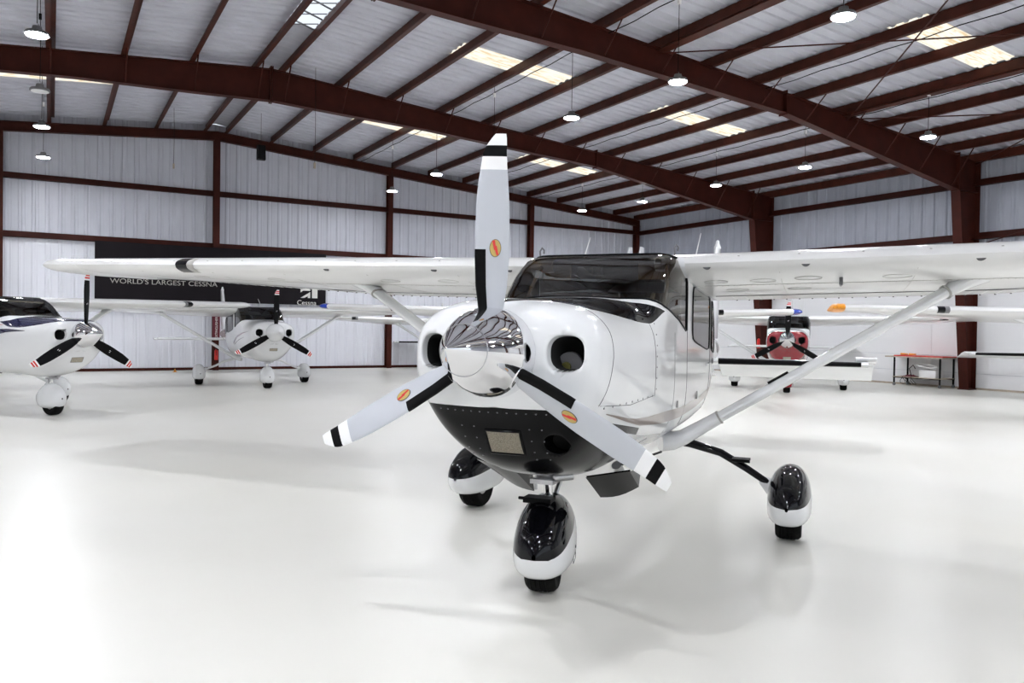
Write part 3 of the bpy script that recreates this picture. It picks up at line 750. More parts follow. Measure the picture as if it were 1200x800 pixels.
def blade_pts(k, R=1.0, hubz=1.345, hubl=-.835):
    B = [(.13,-.036,.056,36,.050),(.187,-.043,.066,35,.042),(.307,-.061,.082,32,.028),(.447,-.069,.089,29,.019),(.54,-.070,.089,26,.016),(.716,-.067,.081,21,.012),
         (.80,-.060,.0745,19,.011),(.862,-.051,.068,17,.009),(.885,-.0475,.067,16.5,.009),(.914,-.043,.065,16,.008),(.94,-.034,.065,15.5,.007),(.96,-.022,.064,15,.007),(.985,-.004,.063,15,.006),(1.003,.012,.060,15,.005)]
    return B
def build_blade(parent, k, R, hub, grey, style):
    hw_, hl, hz = hub; phi = .015 + k*2*PI/3
    B = blade_pts(k)
    def P(r, e, b, th):      # r radius, e chordwise, b pitch deg, th normal offset
        b = math.radians(b); u = e*math.cos(b) + th*math.sin(b)*-1; y = e*math.sin(b) + th*math.cos(b)
        return (hw_ + R*(r*math.sin(phi) + u*math.cos(phi)), hl + R*y, hz + R*(r*math.cos(phi) - u*math.sin(phi)))
    def at(r):
        for p, q in zip(B, B[1:]):
            if r <= q[0]: t = (r-p[0])/(q[0]-p[0]); return [lerp(a, b, t) for a, b in zip(p, q)]
        return B[-1]
    def strip(mb, r0, r1, off=0.0, n=8, f0=0.0, f1=1.0):
        rs = sorted({r0, r1} | {p[0] for p in B if r0 < p[0] < r1} | {lerp(r0, r1, i/n) for i in range(n+1)})
        prof = [0, .03, .1, .22, .4, .6, .8, .93, 1]
        prof = [x for x in prof if f0 < x < f1]; prof = [f0] + prof + [f1]
        rings = []
        for r in rs:
            _, a, c, bt, th = at(r); g = lambda x: math.sqrt(max(0, math.sin(PI*min(1, x**.75)))) if 0 < x < 1 else 0
            kk = [c/k_ for k_ in (1,)][0]; kf = math.cos(math.radians(bt))*.928 + math.sin(math.radians(bt))*.371
            a2, c2 = a/kf, c/kf
            ring = [P(r, lerp(a2, c2, x), bt, -(g(x)*th*.6 + off)) for x in prof] + [P(r, lerp(a2, c2, x), bt, g(x)*th*.4 + off) for x in prof[::-1]]
            rings.append(ring)
        mb.grid(rings, closed=True); n_ = len(rings[0]); mb.add(rings[0], [tuple(range(n_))]); mb.add(rings[-1], [tuple(range(n_))])
        return mb
    bl = strip(MB(), .13, 1.003, n=22).build('propeller_blade', M['blade'] if grey else M['matblack'], parent)
    if grey:
        strip(MB(), .14, .475, .0035, 8, 0, .31).build('deice_boot', M['matblack'], bl)
        strip(MB(), .84, .90, .0008, 3).build('white_band', M['bandwhite'], bl)
        strip(MB(), .90, .95, .0012, 3).build('black_band', M['matblack'], bl)
        strip(MB(), .95, 1.003, .0008, 4).build('white_tip', M['bandwhite'], bl)
        # oval decal with a red diagonal bar
        def oval(mb, a, b, o_, n=28):
            r0 = .482; _, ea, ec, bt, th = at(r0); kf = math.cos(math.radians(bt))*.928 + math.sin(math.radians(bt))*.371; e0 = lerp(ea, ec, .585)/kf
            c = [P(r0 + b*math.sin(2*PI*j/n), e0 + a*math.cos(2*PI*j/n), bt, -(th*.62 + o_)) for j in range(n)]
            c2 = [P(r0 + b*math.sin(2*PI*j/n), e0 + a*math.cos(2*PI*j/n), bt, -(th*.4)) for j in range(n)]
            mb.add(c, [tuple(range(n))]); mb.grid([c, c2], closed=True); return mb
        oval(MB(), .027, .041, .0022).build('oval_decal', M['seam'], bl, smooth=False); oval(MB(), .0245, .0385, .0030).build('oval_decal', M['gold'], bl, smooth=False)
        r0 = .482; _, ea, ec, bt, th = at(r0); kf = math.cos(math.radians(bt))*.928 + math.sin(math.radians(bt))*.371; e0 = lerp(ea, ec, .585)/kf
        zz = [(-.015,.033),(-.003,.036),(.001,.012),(.006,.010),(.015,-.029),(.007,-.036),(-.001,-.010),(-.006,-.008)]
        MB().add([P(r0 + y, e0 + x, bt, -(th*.62+.004)) for x, y in zz], [(0,1,2,7),(7,2,3,6),(6,3,4,5)]).build('red_bar', M['red'], bl, smooth=False)
    else:
        strip(MB(), .885, 1.003, .0012, 4).build('white_tip', M['bandwhite'], bl)
        strip(MB(), .912, .938, .0022, 2).build('red_band', M['red'], bl); strip(MB(), .952, .978, .0022, 2).build('red_band', M['red'], bl)
        zc_ = []
        mb = MB(); 
        for dx, dy, a_ in ((-.012, .0, .016), (.012, .012, .012)):
            _, ea, ec, bt, th = at(.5); e0 = lerp(ea, ec, .5)
            mb.add([P(.5+dy-.012, e0+dx-.004, bt, -(th*.62+.002)), P(.5+dy-.012, e0+dx+.004, bt, -(th*.62+.002)), P(.5+dy+a_, e0+dx+.004, bt, -(th*.62+.002)), P(.5+dy+a_, e0+dx-.004, bt, -(th*.62+.002))], [(0,1,2,3)])
        mb.build('blade_decal', M['bandwhite'], bl, smooth=False)

FAIR = [(-.47,.012,.30,.27,.285,2,2),(-.455,.05,.35,.23,.285,2,2),(-.41,.095,.405,.175,.28,2.1,2.4),(-.33,.13,.455,.14,.27,2.1,2.8),(-.2,.152,.505,.125,.26,2.2,3.2),(-.02,.163,.525,.12,.25,2.3,3.4),
        (.15,.158,.515,.12,.25,2.3,3.4),(.35,.125,.465,.135,.25,2.2,3),(.52,.08,.40,.17,.26,2.1,2.6),(.64,.04,.345,.22,.275,2,2),(.70,.008,.30,.27,.285,2,2)]
def fairing(root, c, sc, top_mat, zsp, name='wheel_fairing', turn=0.0, low=M['white']):
    """streamlined wheel cover, top colour above a split that rises to the rear"""
    lo = Loft([(a, b*sc[0], .285+(t-.285)*sc[2], .285+(bb-.285)*sc[2], zc, nt, nb) for a, b, t, bb, zc, nt, nb in FAIR])
    ca, sa = math.cos(turn), math.sin(turn)
    def tr(mb): mb.v = [(c[0] + x*ca + y*sa*sc[1], c[1] - x*sa + y*ca*sc[1], z) for x, y, z in mb.v]; return mb
    zs = lambda l: zsp[0] + (zsp[1]-zsp[0])*(l+.47)/1.17
    A, B = MB(), MB()
    for sg in (1, -1):
        lo.patch(B, lambda u, v: (lerp(-.47,.70,u**1.0), sg*lerp(lo.s_of_z(lerp(-.47,.70,u), zs(lerp(-.47,.70,u))), 1, v)), 36, 10)
        lo.patch(A, lambda u, v: (lerp(-.47,.70,u), sg*lerp(0, lo.s_of_z(lerp(-.47,.70,u), zs(lerp(-.47,.70,u))), v)), 36, 12)
    f = tr(B).build(name, low, root)
    tr(A).build('fairing_top', top_mat, f)
    return f, lo
def wheel(root, c, r=.195, w=.085, turn=0.0):
    n = 30; mb = MB(); prof = [(r*.45,-w*.7),(r*.7,-w*.98),(r*.88,-w),(r*.965,-w*.8)] 
    for g in (-.45, -.15, .15, .45): prof += [(r*.997, w*(g-.13)), (r*.975, w*(g-.10)), (r*.975, w*(g-.06)), (r, w*(g-.03))]
    prof += [(r*.965, w*.8),(r*.88, w),(r*.7, w*.98),(r*.45, w*.7)]
    t = mb.lathe(prof, (0, 0, 0), 'x', n).build('tire', M['tire'], root, loc=(c[0], c[1], r)); t.rotation_euler = (0, 0, -turn)
    MB().lathe([(.0,-w*.72),(r*.5,-w*.72),(r*.5,w*.72),(.0,w*.72)], (0, 0, 0), 'x', 18).build('wheel_hub', M['steel'], t)

def airplane(loc, th, s, label, st):
    """st: style dict with colours and what is particular to this aeroplane"""
    g = st.get
    root = bpy.data.objects.new('airplane', None); COL.objects.link(root)
    root.location = (loc[0], loc[1], 0); root.rotation_euler = (0, 0, -th); root.scale = (s, s, s); tag(root, label, 'airplane')
    main = g('main', False); tk = g('tail', 1.0)
    body = BODY if tk == 1 else [((l if l < 3 else 3 + (l-3)*tk), *r) for l, *r in BODY]
    TL = lambda l: l if l < 3 else 3 + (l-3)*tk
    lo = Loft(body); W_ = M['white']; q = 1 if main else .55; n_ = lambda k: max(4, int(k*q))
    zs = lambda l: pl_(ZS, l)
    lowm = g('low', M['white'])
    # --- cowl: rows are tight near the nose
    def lrow(u, l0=-.76, l1=.22): return l0 + (l1-l0)*u**1.7
    tbk = g('tbk', 1.0)
    tb = lambda l: tbk*pl_(g('tbc', [(-.76,.0),(-.70,.06),(-.63,.14),(-.56,.205),(-.46,.25),(-.2,.265),(.1,.285),(.4,.318),(.9,.37)]), l)   # half width (s) of the top panel
    top = g('top', M['black']); cowl = g('cowl', W_)
    def tbs(l): return tb(l) if top is not None else 0.0
    c = MB()
    NU = 64 if main else 30; NV = 60 if main else 30
    for sg in (1, -1):
        lo.patch(c, lambda u, v: (lrow(u), sg*lerp(tbs(lrow(u)), lo.s_of_z(lrow(u), zs(lrow(u))), v)), NU, NV)
    ck = c.build('engine_cowling', [cowl, M['dark'], g('nose', cowl)], root)
    if g('nose'):
        for f_ in ck.data.polygons:
            if f_.center.y < -.50 and f_.center.z < 1.56: f_.material_index = 2
    # cheek inlets
    def fin(x, z_): 
        ax_ = .083; az = .088
        return (abs(x)/ax_)**2.6 + (abs(z_)/az)**2.6
    def outl(x, z_):
        f = fin(x, z_) ** (1/2.6) or 1; return x/f, z_/f
    if main or g('inlets', True): ring_hole(ck, lo, .338, 1.348, fin, outl, -.45, .16)
    low = MB()
    for sg in (1, -1):
        lo.patch(low, lambda u, v: (lrow(u,-.74,.22), sg*lerp(lo.s_of_z(lrow(u,-.74,.22), zs(lrow(u,-.74,.22))), 1, v)), NU, n_(36))
    lk = low.build('lower_cowl', [lowm, M['dark']], root)
    if main:
        def f2(x, z_): return (x/.058)**2 + (z_/.052)**2
        def o2(x, z_): f = math.sqrt(f2(x, z_)) or 1; return x/f, z_/f
        # only the right-hand round intake: cut with a single side helper
        me = lk.data; bm = bmesh.new(); bm.from_mesh(me)
        dead = [f for f in bm.faces if f2(f.calc_center_median().x-.25, f.calc_center_median().z-.905) < 1 and f.calc_center_median().y < .1]
        bmesh.ops.delete(bm, geom=dead, context='FACES')
        rim = [e for e in bm.edges if len(e.link_faces) == 1 and all(f2(v.co.x-.25, v.co.z-.905) < 2.2 and v.co.y < .0 for v in e.verts)]
        for v in {v for e in rim for v in e.verts}:
            x, z_ = o2(v.co.x-.25, v.co.z-.905); v.co.x = x+.25; v.co.z = z_+.905; v.co.y = lo.front_l(v.co.x, v.co.z, -.76, .2)
        cur = rim
        for dy, sc in ((.01,.96),(.12,.95)):
            r = bmesh.ops.extrude_edge_only(bm, edges=cur); nv = [x for x in r['geom'] if isinstance(x, bmesh.types.BMVert)]
            cur = [x for x in r['geom'] if isinstance(x, bmesh.types.BMEdge) and all(v in nv for v in x.verts)]
            for v in nv: v.co.x = .25+(v.co.x-.25)*sc; v.co.z = .905+(v.co.z-.905)*sc; v.co.y += dy
        try:
            r = bmesh.ops.contextual_create(bm, geom=cur)
            for f in r['faces']: f.material_index = 1
        except Exception: pass
        for f in bm.faces: f.smooth = True
        bmesh.ops.recalc_face_normals(bm, faces=bm.faces); bm.to_mesh(me); bm.free()
        MB().lathe([(0,0),(.022,0),(.022,.02),(0,.02)], (.262,-.33,.905), 'y', 14).build('landing_lamp', M['red'], lk)
    gap = g('gap', .042)
    def tend(v):
        l = .4
        for _ in range(12): l = .5*l + .5*(lb(tbs(l)*v) - gap)
        return l
    e1 = tend(1.0); s1 = tbs(e1)
    fz = MB()
    if top is not None:
        t_ = MB()
        for sg in (1, -1):
            def tf(u, v):
                l = lerp(-.76, tend(v), u**1.5); return (l, sg*tbs(l)*v)
            lo.patch(t_, tf, NU//2+12, 16)
            lo.patch(fz, lambda u, v: (lerp(tend(v), lb(tbs(tend(v))*v), u), sg*tbs(tend(v))*v), 2, 16)
        t_.build('antiglare_panel', top, root)
    # --- fuselage skin: side ahead of the pillar, windshield surround, cabin roof, rear
    for sg in (1, -1):
        def side(u, v):           # from firewall to windshield foot
            lL = lerp(.22, lb(s1), u)
            return (lerp(.22, lb(lerp(s1, SB, v)), u), sg*lerp(tbs(min(lL, e1)), SB, v))
        lo.patch(fz, side, n_(24), n_(22))
        lo.patch(fz, lambda u, v: (lerp(.22, 1.335, u), sg*lerp(SB, 1, v)), n_(24), n_(26))
        lo.patch(fz, lambda u, v: (lerp(lt(SB*v), 2.0, u), sg*SB*v), n_(10), n_(30))
        lo.patch(fz, lambda u, v: (lerp(1.335, 2.0, u), sg*lerp(SB, 1, v)), n_(10), n_(26))
        lo.patch(fz, lambda u, v: (lerp(2.0, TL(7.15), u), sg*v), n_(36), n_(48))
    fus = fz.build('fuselage', W_, root)
    # --- windshield
    ws = MB()
    for sg in (1, -1):
        lo.patch(ws, lambda u, v: (lerp(lb(SB*v), lt(SB*v), u), sg*SB*v), 20, 30)
    wsh = ws.build('windshield', M['glass'] if main else M['farglass'], root)
    fr = MB()
    fr.tube([lo.S(lb(SB*v), -SB*v if False else SB*v, .002) for v in [i/24 for i in range(25)]], .006, 6)
    fr.tube([lo.S(lb(SB*v), -SB*v, .002) for v in [i/24 for i in range(25)]], .006, 6)
    for sg in (1, -1): fr.tube([lo.S(lt(SB*v), sg*SB*v, .002) for v in [i/24 for i in range(25)]], .008, 6)
    fr.build('windshield_seal', M['matblack'], wsh)
    if main:
        for sg in (1, -1):      # corner post inside the glass
            MB().tube([(sg*.44, 1.12, 1.90), (sg*.47, 1.0, 1.75), (sg*.475, .86, 1.60)], .014, 6).build('windshield_post', M['lining'], wsh)
    # --- cabin inside
    inn = MB()
    for sg in (1, -1):
        inn.grid([[tuple(np.array(lo.S(lerp(.75, 2.9, i/12), sg*lerp(.0, 1, j/16), -.028))) for j in range(17) if True] for i in range(13) if lerp(.75,2.9,i/12) > 1.15])
    inn.build('cabin_lining', M['lining'], root)
    MB().add([(-.49,1.0,1.0),(.49,1.0,1.0),(.49,.78,1.60),(-.49,.78,1.60),(-.49,.5,1.0),(.49,.5,1.0),(.47,.52,1.58),(-.47,.52,1.58)],
             [(0,1,2,3),(3,2,6,7),(4,7,6,5),(0,4,5,1),(0,3,7,4),(1,5,6,2)]).build('instrument_panel', M['panel'], root)
    MB().box((-.42,2.85,.95),(.42,2.9,1.80)).build('rear_bulkhead', M['lining'], root, smooth=False)
    for sg in (1, -1):
        st_ = MB().box((sg*.25-.2,1.55,.95),(sg*.25+.2,2.05,1.05)).build('seat', M['tan'], root, smooth=False)
        MB().add([(sg*.25+a, 2.02+b, z_) for a, z_, b in ((-.2,1.05,0),(.2,1.05,0),(.16,1.55,.1),(-.16,1.55,.1))] + [(sg*.25+a, 2.12+b, z_) for a, z_, b in ((-.2,1.05,0),(.2,1.05,0),(.16,1.55,.1),(-.16,1.55,.1))],
                 [(0,1,2,3),(7,6,5,4),(0,4,5,1),(1,5,6,2),(2,6,7,3),(3,7,4,0)]).build('seat_back', M['tan'], st_, smooth=False)
        MB().box((sg*.25-.11,2.12,1.6),(sg*.25+.11,2.19,1.76)).build('headrest', M['tan'], st_, smooth=False)
        P = [[(sg*(.24+.20*i/6), 1.19+.12*j/6, 1.915-.10*j/6) for i in range(7)] for j in range(7)]
        vz = MB(); vz.tube([(sg*.24,1.16,1.86),(sg*.45,1.18,1.86)], .055, 12, flat=((0,1,0),.25)); vz.build('sun_visor', M['beige'], root)
    if main: MB().box((-.03,.98,1.83),(.03,1.03,1.88)).build('compass', M['panel'], root, smooth=False)
    # --- side windows on both sides, conforming plates with rubber frame
    def sidewin(name, quad, sg):
        (la, ztA, zbA), (lb_, ztB, zbB) = quad
        def pt(u, v, off):
            l = lerp(la, lb_, u); zt_, zb_ = lerp(ztA, ztB, u), lerp(zbA, zbB, u); r = .05
            zz = lerp(zt_, zb_, v)
            return (sg*(lo.w_at(l, zz)+off), l, zz)
        mb = MB(); N = 10
        # rounded corners by pulling the corner points in
        def rc(u, v):
            U, V = 2*u-1, 2*v-1; k = .16
            return (.5+.5*U*math.sqrt(1-k*V**6*.9), .5+.5*V*math.sqrt(1-k*U**6*.9))
        G = [[pt(*rc(i/N, j/N), .004) for j in range(N+1)] for i in range(N+1)]
        mb.grid(G); wn = mb.build(name, M['sideglass'] if main else M['farglass'], root)
        back = MB(); back.grid([[pt(*rc(i/N, j/N), .0015) for j in range(N+1)] for i in range(N+1)]); back.build('dim_cabin_backing', M['seam'], wn)  # dark sheet over the uncut skin, standing in for the dim cabin
        e = [G[i][0] for i in range(N+1)] + [G[N][j] for j in range(1,N+1)] + [G[i][N] for i in range(N-1,-1,-1)] + [G[0][j] for j in range(N-1,0,-1)]
        MB().tube(e + [e[0]], .006, 6, caps=False).build('window_frame', M['matblack'], wn)
    for sg in (1, -1):
        sidewin('door_window', ((1.58,1.79,1.395),(2.44,1.75,1.30)), sg)
        sidewin('rear_window', ((2.58,1.73,1.30),(3.10,1.60,1.27)), sg)
    # --- seams drawn as real sealed joints
    def seam(pts, r=.0016, m_=M['seam'], name='panel_seam', par=fus):
        for sg in (1, -1):
            P = []
            for (l0, z0), (l1, z1) in zip(pts, pts[1:]):
                for i in range(7): l, z_ = lerp(l0, l1, i/6), lerp(z0, z1, i/6); P.append((sg*(lo.w_at(l, z_)+.0006), l, z_))
            MB().tube(P, r, 4, caps=False).build(name, m_, par)
    if main:
        seam([(-.50,1.56),(-.47,1.45),(-.48,1.33),(-.55,1.13),(-.56,1.10)])
        seam([(-.55,1.10),(-.1,1.07),(.38,1.085)])
        seam([(.40,1.08),(.40,1.3),(.36,1.5)])
        seam([(1.36,1.90),(1.38,1.4),(1.40,1.0),(1.46,.80)]); seam([(2.50,1.88),(2.52,1.3),(2.50,.82)]); seam([(1.46,.80),(2.0,.79),(2.50,.82)]); seam([(1.36,1.90),(2.5,1.90)])
        seam([(2.55,.82),(3.2,1.0),(3.2,1.55)]); seam([(.95,.80),(.95,1.2),(.93,1.45)], .001)
        for sg in (1, -1):
            h = MB(); h.box((sg*(lo.w_at(2.3,1.2)+.012)-.006,2.24,1.185),(sg*(lo.w_at(2.3,1.2)+.012)+.006,2.36,1.21)); h.build('door_handle', M['chrome'], fus)
            v = MB(); w_ = lo.w_at(1.1,.98); v.box((sg*w_-.012,1.07,.955),(sg*w_+.012,1.10,1.0)); v.build('drain_vent', M['steel'], fus); v = MB(); w_ = lo.w_at(1.9,.98); v.box((sg*w_-.01,1.88,.95),(sg*w_+.012,1.92,1.01)); v.build('drain_vent', M['steel'], fus)
        # screws along the cowl seams
        scr = MB()
        for sg in (1, -1):
            for i in range(9): 
                l = lerp(-.5,.35,i/8); z_ = 1.066+.0; w_ = lo.w_at(l, z_+.02); scr.lathe([(.0,-.002),(.006,-.002),(.006,.002),(0,.002)], (sg*w_, l, z_+.02), 'x', 6)
            for i in range(7):
                z_ = lerp(1.12,1.5,i/6); w_ = lo.w_at(.43, z_); scr.lathe([(.0,-.002),(.005,-.002),(.005,.002),(0,.002)], (sg*w_, .43, z_), 'x', 6)
        for i in range(15):
            w_ = lerp(-.33,.33,i/14); z_ = 1.06; l = lo.front_l(w_, z_, -.76, .2); scr.lathe([(.0,-.001),(.0045,-.0015),(.0045,.002),(0,.002)], (w_, l, z_), 'y', 6)
        for x in (-.22,-.15,.14,.20):
            for z_ in (.98,.92,.86,.82): l = lo.front_l(x, z_, -.76, .3); scr.lathe([(.0,-.001),(.004,-.0015),(.004,.002),(0,.002)], (x, l, z_), 'y', 6)
        sc_ = scr.build('screws', M['grey'], lk, smooth=False); tag(sc_, kind='stuff')
    # --- air filter grille on the lower cowl
    gw, gz0, gz1, gc = g('grille', (.09, .845, .965, 0.0)) 
    G = []; GF = []
    for i in range(7):
        G.append([]); 
        for j in range(7):
            x, z_ = gc + lerp(-gw, gw, i/6), lerp(gz0, gz1, j/6); G[-1].append((x, lo.front_l(x, z_, -.76, .4)-.003, z_))
    gr = MB().grid(G).build('air_filter', M['grille'], lk)
    e = [G[i][0] for i in range(7)] + [G[6][j] for j in range(1,7)] + [G[i][6] for i in range(5,-1,-1)] + [G[0][j] for j in range(5,0,-1)]
    MB().tube(e+[e[0]], .007 if main else .003, 6, caps=False).build('filter_frame', lowm if main else M['grey'], gr)
    if main:
        wv = MB()
        for i in range(1, 22): x = gc+lerp(-gw, gw, i/22); wv.tube([(x, lo.front_l(x, z_, -.76,.4)-.005, z_) for z_ in (gz0, (gz0+gz1)/2, gz1)], .0012, 4, caps=False)
        for i in range(1, 15): z_ = lerp(gz0, gz1, i/15); wv.tube([(x, lo.front_l(x, z_, -.76,.4)-.005, z_) for x in (gc-gw, gc, gc+gw)], .0012, 4, caps=False)
        o_ = wv.build('filter_wires', M['grille'], gr); tag(o_, kind='stuff')
    # --- stripes lying on the skin
    def swoosh(name, up, dn, m_, par=fus, sides=(1, -1)):
        for sg in sides:
            a, b = up[0][0], up[-1][0]; N = 26; P = []
            for i in range(N+1):
                l = lerp(a, b, i/N); z1, z0 = pl_(up, l), pl_(dn, l)
                P.append([(sg*(lo.w_at(l, lerp(z0, z1, j/5))+.0016), l, lerp(z0, z1, j/5)) for j in range(6)])
            MB().grid(P).build(name, m_, par)
    for nm, up, dn, m_ in g('stripes', []): swoosh(nm, up, dn, m_)
    # --- spinner
    sm_ = g('spinner', M['chrome']); prof = []
    for i in range(29):
        t = i/28; xx = (0,.04,.1,.2,.35,.5,.65,.8,.92,1); yy = (0,.058,.15,.305,.525,.715,.865,.96,.993,1)
        r = .213*(.5*float(np.interp(t-.018, xx, yy))+.5*float(np.interp(min(1, t+.018), xx, yy))) if t > .02 else .213*.058*t/.04
        prof.append((max(r, .0), -1.268 + .50*t))
    spn = MB(); n = 48 if main else 24; vs = []
    for r, y in prof:
        dz = .030*(-.77-y)/.5
        vs.append([(r*math.cos(2*PI*j/n), y, 1.345+dz+r*math.sin(2*PI*j/n)) for j in range(n)])
    back = [[(a*math.cos(2*PI*j/n), y, 1.345+a*math.sin(2*PI*j/n)) for j in range(n)] for a, y in ((.213,-.768),(.205,-.755),(.05,-.75))]
    spn.grid(vs+back, closed=True); spo = spn.build('spinner', sm_, root)
    if main:
        sr = MB(); k = 10; sr.tube([vs[k][j] for j in range(n)] + [vs[k][0]], .0022, 5, caps=False); sr.build('spinner_ring', M['steel'], spo)
    for k in range(3):
        if main:
            phi = .015 + k*2*PI/3; a = Vector((math.sin(phi), 0, math.cos(phi))); cpos = Vector((0,-.835,1.345)) + a*.165
            rg = MB(); P = []
            e1, e2 = Vector((math.cos(phi),0,-math.sin(phi))), Vector((0,1,0)); N = 22
            for j in range(N+1):
                t = 2*PI*j/N; x, y = .068*math.cos(t), .060*math.sin(t)
                rr_ = math.sqrt(max(0, .196**2 - x*x)) + (.0 + .10*y)
                P.append(Vector((0,-.835,1.345)) + e1*x + e2*y + a*rr_)
            rg.tube(P, .009, 8, caps=False); rg.build('blade_collar', M['chrome'], spo)
        build_blade(root, k, 1.0*g('R', 1.0), (0,-.835,1.345), main, st)
    # --- wings
    flat_mats = M['wing_white']
    sides = g('wings', (1, -1))
    for sg in sides:
        wp = [lerp(.50, 4.9, i/14) for i in range(15)] + [5.05]
        rings = [wsection(sg*w, wparam(w)) for w in wp]
        wg = MB().grid(rings, closed=True).add(rings[0], [tuple(range(len(rings[0])))]).build('wing', flat_mats, root, angle=60)
        base = wparam(5.05); tip = []; l0, z0, l1, z1, t = base
        for w, k_, dz in ((5.052,1,0),(5.22,.985,.001),(5.36,.94,.003),(5.45,.86,.006),(5.51,.72,.009),(5.55,.5,.012),(5.57,.25,.013),(5.576,.06,.013)):
            c0 = l0 + .38*(l1-l0); kx = .62+.38*k_**.6; zc0 = (z0+z1)/2+.012
            tip.append([(sg*w, c0+(p[1]-c0)*kx, zc0+dz+(p[2]-zc0)*(1.10*k_**.42 if k_ < .9 else 1.0+.5*(1-k_))) for p in wsection(sg*w, base)])
        if sg in g('tipmat', {}):
            MB().grid(tip[:3], closed=True).build('wing_tip', flat_mats, wg)
            MB().grid(tip[2:], closed=True).add(tip[-1], [tuple(range(len(tip[-1])))]).build('tip_lens', g('tipmat')[sg], wg)
        else: MB().grid(tip, closed=True).add(tip[-1], [tuple(range(len(tip[-1])))]).build('wing_tip', flat_mats, wg)
        # nav lamp
        MB().lathe([(0,0),(.03,0.0),(.035,.02),(.02,.05),(0,.06)], (sg*5.49, 1.40, 1.985), 'x', 10).build('navigation_light', M['red'] if sg > 0 else M['blue'], wg)
        # underside relief: aileron and flap gaps, hinge beads, inspection rings
        def under(w, x, off=.001): return wpoint(sg*w, x, -1, wparam(w), off)
        if main:
            sl = MB()
            sl.tube([under(w, .735) for w in [lerp(.6, 5.0, i/20) for i in range(21)]], .0035, 4, caps=False)
            sl.tube([under(3.05, x) for x in (.735,.85,.99)], .003, 4, caps=False); sl.build('control_gap', M['seam'], wg)
            s2 = MB()
            for w in (1.15, 1.95, 2.75, 3.5, 4.3, 5.0): s2.tube([under(w, x) for x in (.06,.2,.4,.6,.73)], .0016, 4, caps=False)
            s2.tube([under(w, .30) for w in [lerp(.55, 5.0, i/16) for i in range(17)]], .0014, 4, caps=False)
            s2.build('skin_seam', M['softseam'], wg)
            bd = MB()
            for i in range(44):
                w = .72 + i*.1; bd.tube([under(w, .745, -.002), under(w, .87, -.003), under(w, .985, -.001)], .0045, 4)
            bdo = bd.build('flap_beads', flat_mats, wg); tag(bdo, kind='stuff')
            hb = MB()
            for i in range(44): w = .72 + i*.1; p = under(w, .99, .001); hb.box((p[0]-.006,p[1]-.004,p[2]-.006),(p[0]+.006,p[1]+.012,p[2]+.004))
            o_ = hb.build('trailing_edge_rivets', M['seam'], wg, smooth=False); tag(o_, kind='stuff')
            rv = MB()
            for i in range(110):
                w = .62 + i*.04; p = under(w, .315, .0); rv.lathe([(0,-.0025),(.0035,-.0015),(.0035,.001),(0,.001)], p, 'z', 5)
            o_ = rv.build('rivets', M['softseam'], wg, smooth=False); tag(o_, kind='stuff')
            for w, x, a_ in ((.72,.20,.08),(1.03,.20,.085),(1.32,.17,.085),(1.85,.18,.085),(.82,.45,.08),(1.25,.45,.08),(2.3,.45,.08),(2.15,.2,.0),(3.0,.2,.08),(3.8,.2,.08)):
                if a_ <= 0: continue
                P = []
                for j in range(25):
                    t = 2*PI*j/24; P.append(under(w + a_*math.cos(t), x + a_*.62*math.sin(t)/1.6*1.1, .0008))
                MB().tube(P, .0016, 4, caps=False).build('inspection_cover', M['softseam'], wg)
            for w in (.70, 1.31, 2.27):       # cabin vents in the leading edge
                p = wpoint(sg*w, .012, -1, wparam(w)); mb = MB(); nn = 12
                pts = [(p[0] + .028*math.cos(PI + PI*j/nn), p[1]-.004, p[2]+.012 + .024*math.sin(PI+PI*j/nn)) for j in range(nn+1)]
                bk = [(x, y+.03, z_) for x, y, z_ in pts]
                mb.add(pts+bk, [tuple(range(nn+1)), tuple(range(2*nn+1, nn, -1))] + [(j, j+1, j+nn+2, j+nn+1) for j in range(nn)]); mb.build('leading_edge_vent', M['seam'], wg, smooth=False)
            sl = MB()
            for i in range(12):
                w = .9 + i*.37; p = wpoint(sg*w, .02, 1, wparam(w)); sl.lathe([(0,-.002),(.008,0),(.008,.002),(0,.003)], p, 'z', 6)
            o_ = sl.build('leading_edge_fasteners', M['softseam'], wg, smooth=False); tag(o_, kind='stuff')
        # landing light bay in the leading edge
        P = []
        for i in range(9):
            w = lerp(3.62, 3.82, i/8); prm = wparam(w); row = []
            for x, sd in ((.07,1),(.045,1),(.02,1),(.008,1),(0,1),(.008,-1),(.02,-1),(.045,-1),(.07,-1)):
                p = wpoint(sg*w, x, sd, prm); row.append((p[0], p[1]-.004, p[2]+(.003 if sd > 0 else -.003)))
            P.append(row)
        lb_ = MB().grid(P[3:]).build('landing_light', M['black'], wg)
        MB().grid(P[:4]).build('landing_lamp', M['grey'] if not main else M['softseam'], lb_)
        # tie-down and pitot
        if main and sg > 0:
            MB().tube([(1.52,1.42,1.86),(1.52,1.42,1.80),(1.52,1.40,1.775)], [.012,.012,.012], 8).tube([(1.52,1.44,1.775),(1.52,1.28,1.775)], [.011,.009], 8).build('pitot_tube', M['grey'], wg)
        # strut
        A, B = Vector((sg*.50, 1.56, .70)), Vector((sg*2.36, 1.80, 1.865)); D = B-A
        sr = MB(); sr.tube([A + D*t for t in (0,.05,.5,.95,1.0)], [.095,.095,.095,.095,.09], 18, flat=((0,0.05,1),.40)); so = sr.build('wing_strut', W_, root)
        cf = MB(); cf.tube([Vector((sg*.34, 1.50, .668)), Vector((sg*.42, 1.53, .672)), A + D*.0, A + D*.07, A + D*.13], [.16,.145,.122,.108,.100], 18, flat=((0,0.05,1),.46)); cf.build('strut_cuff', W_, so)
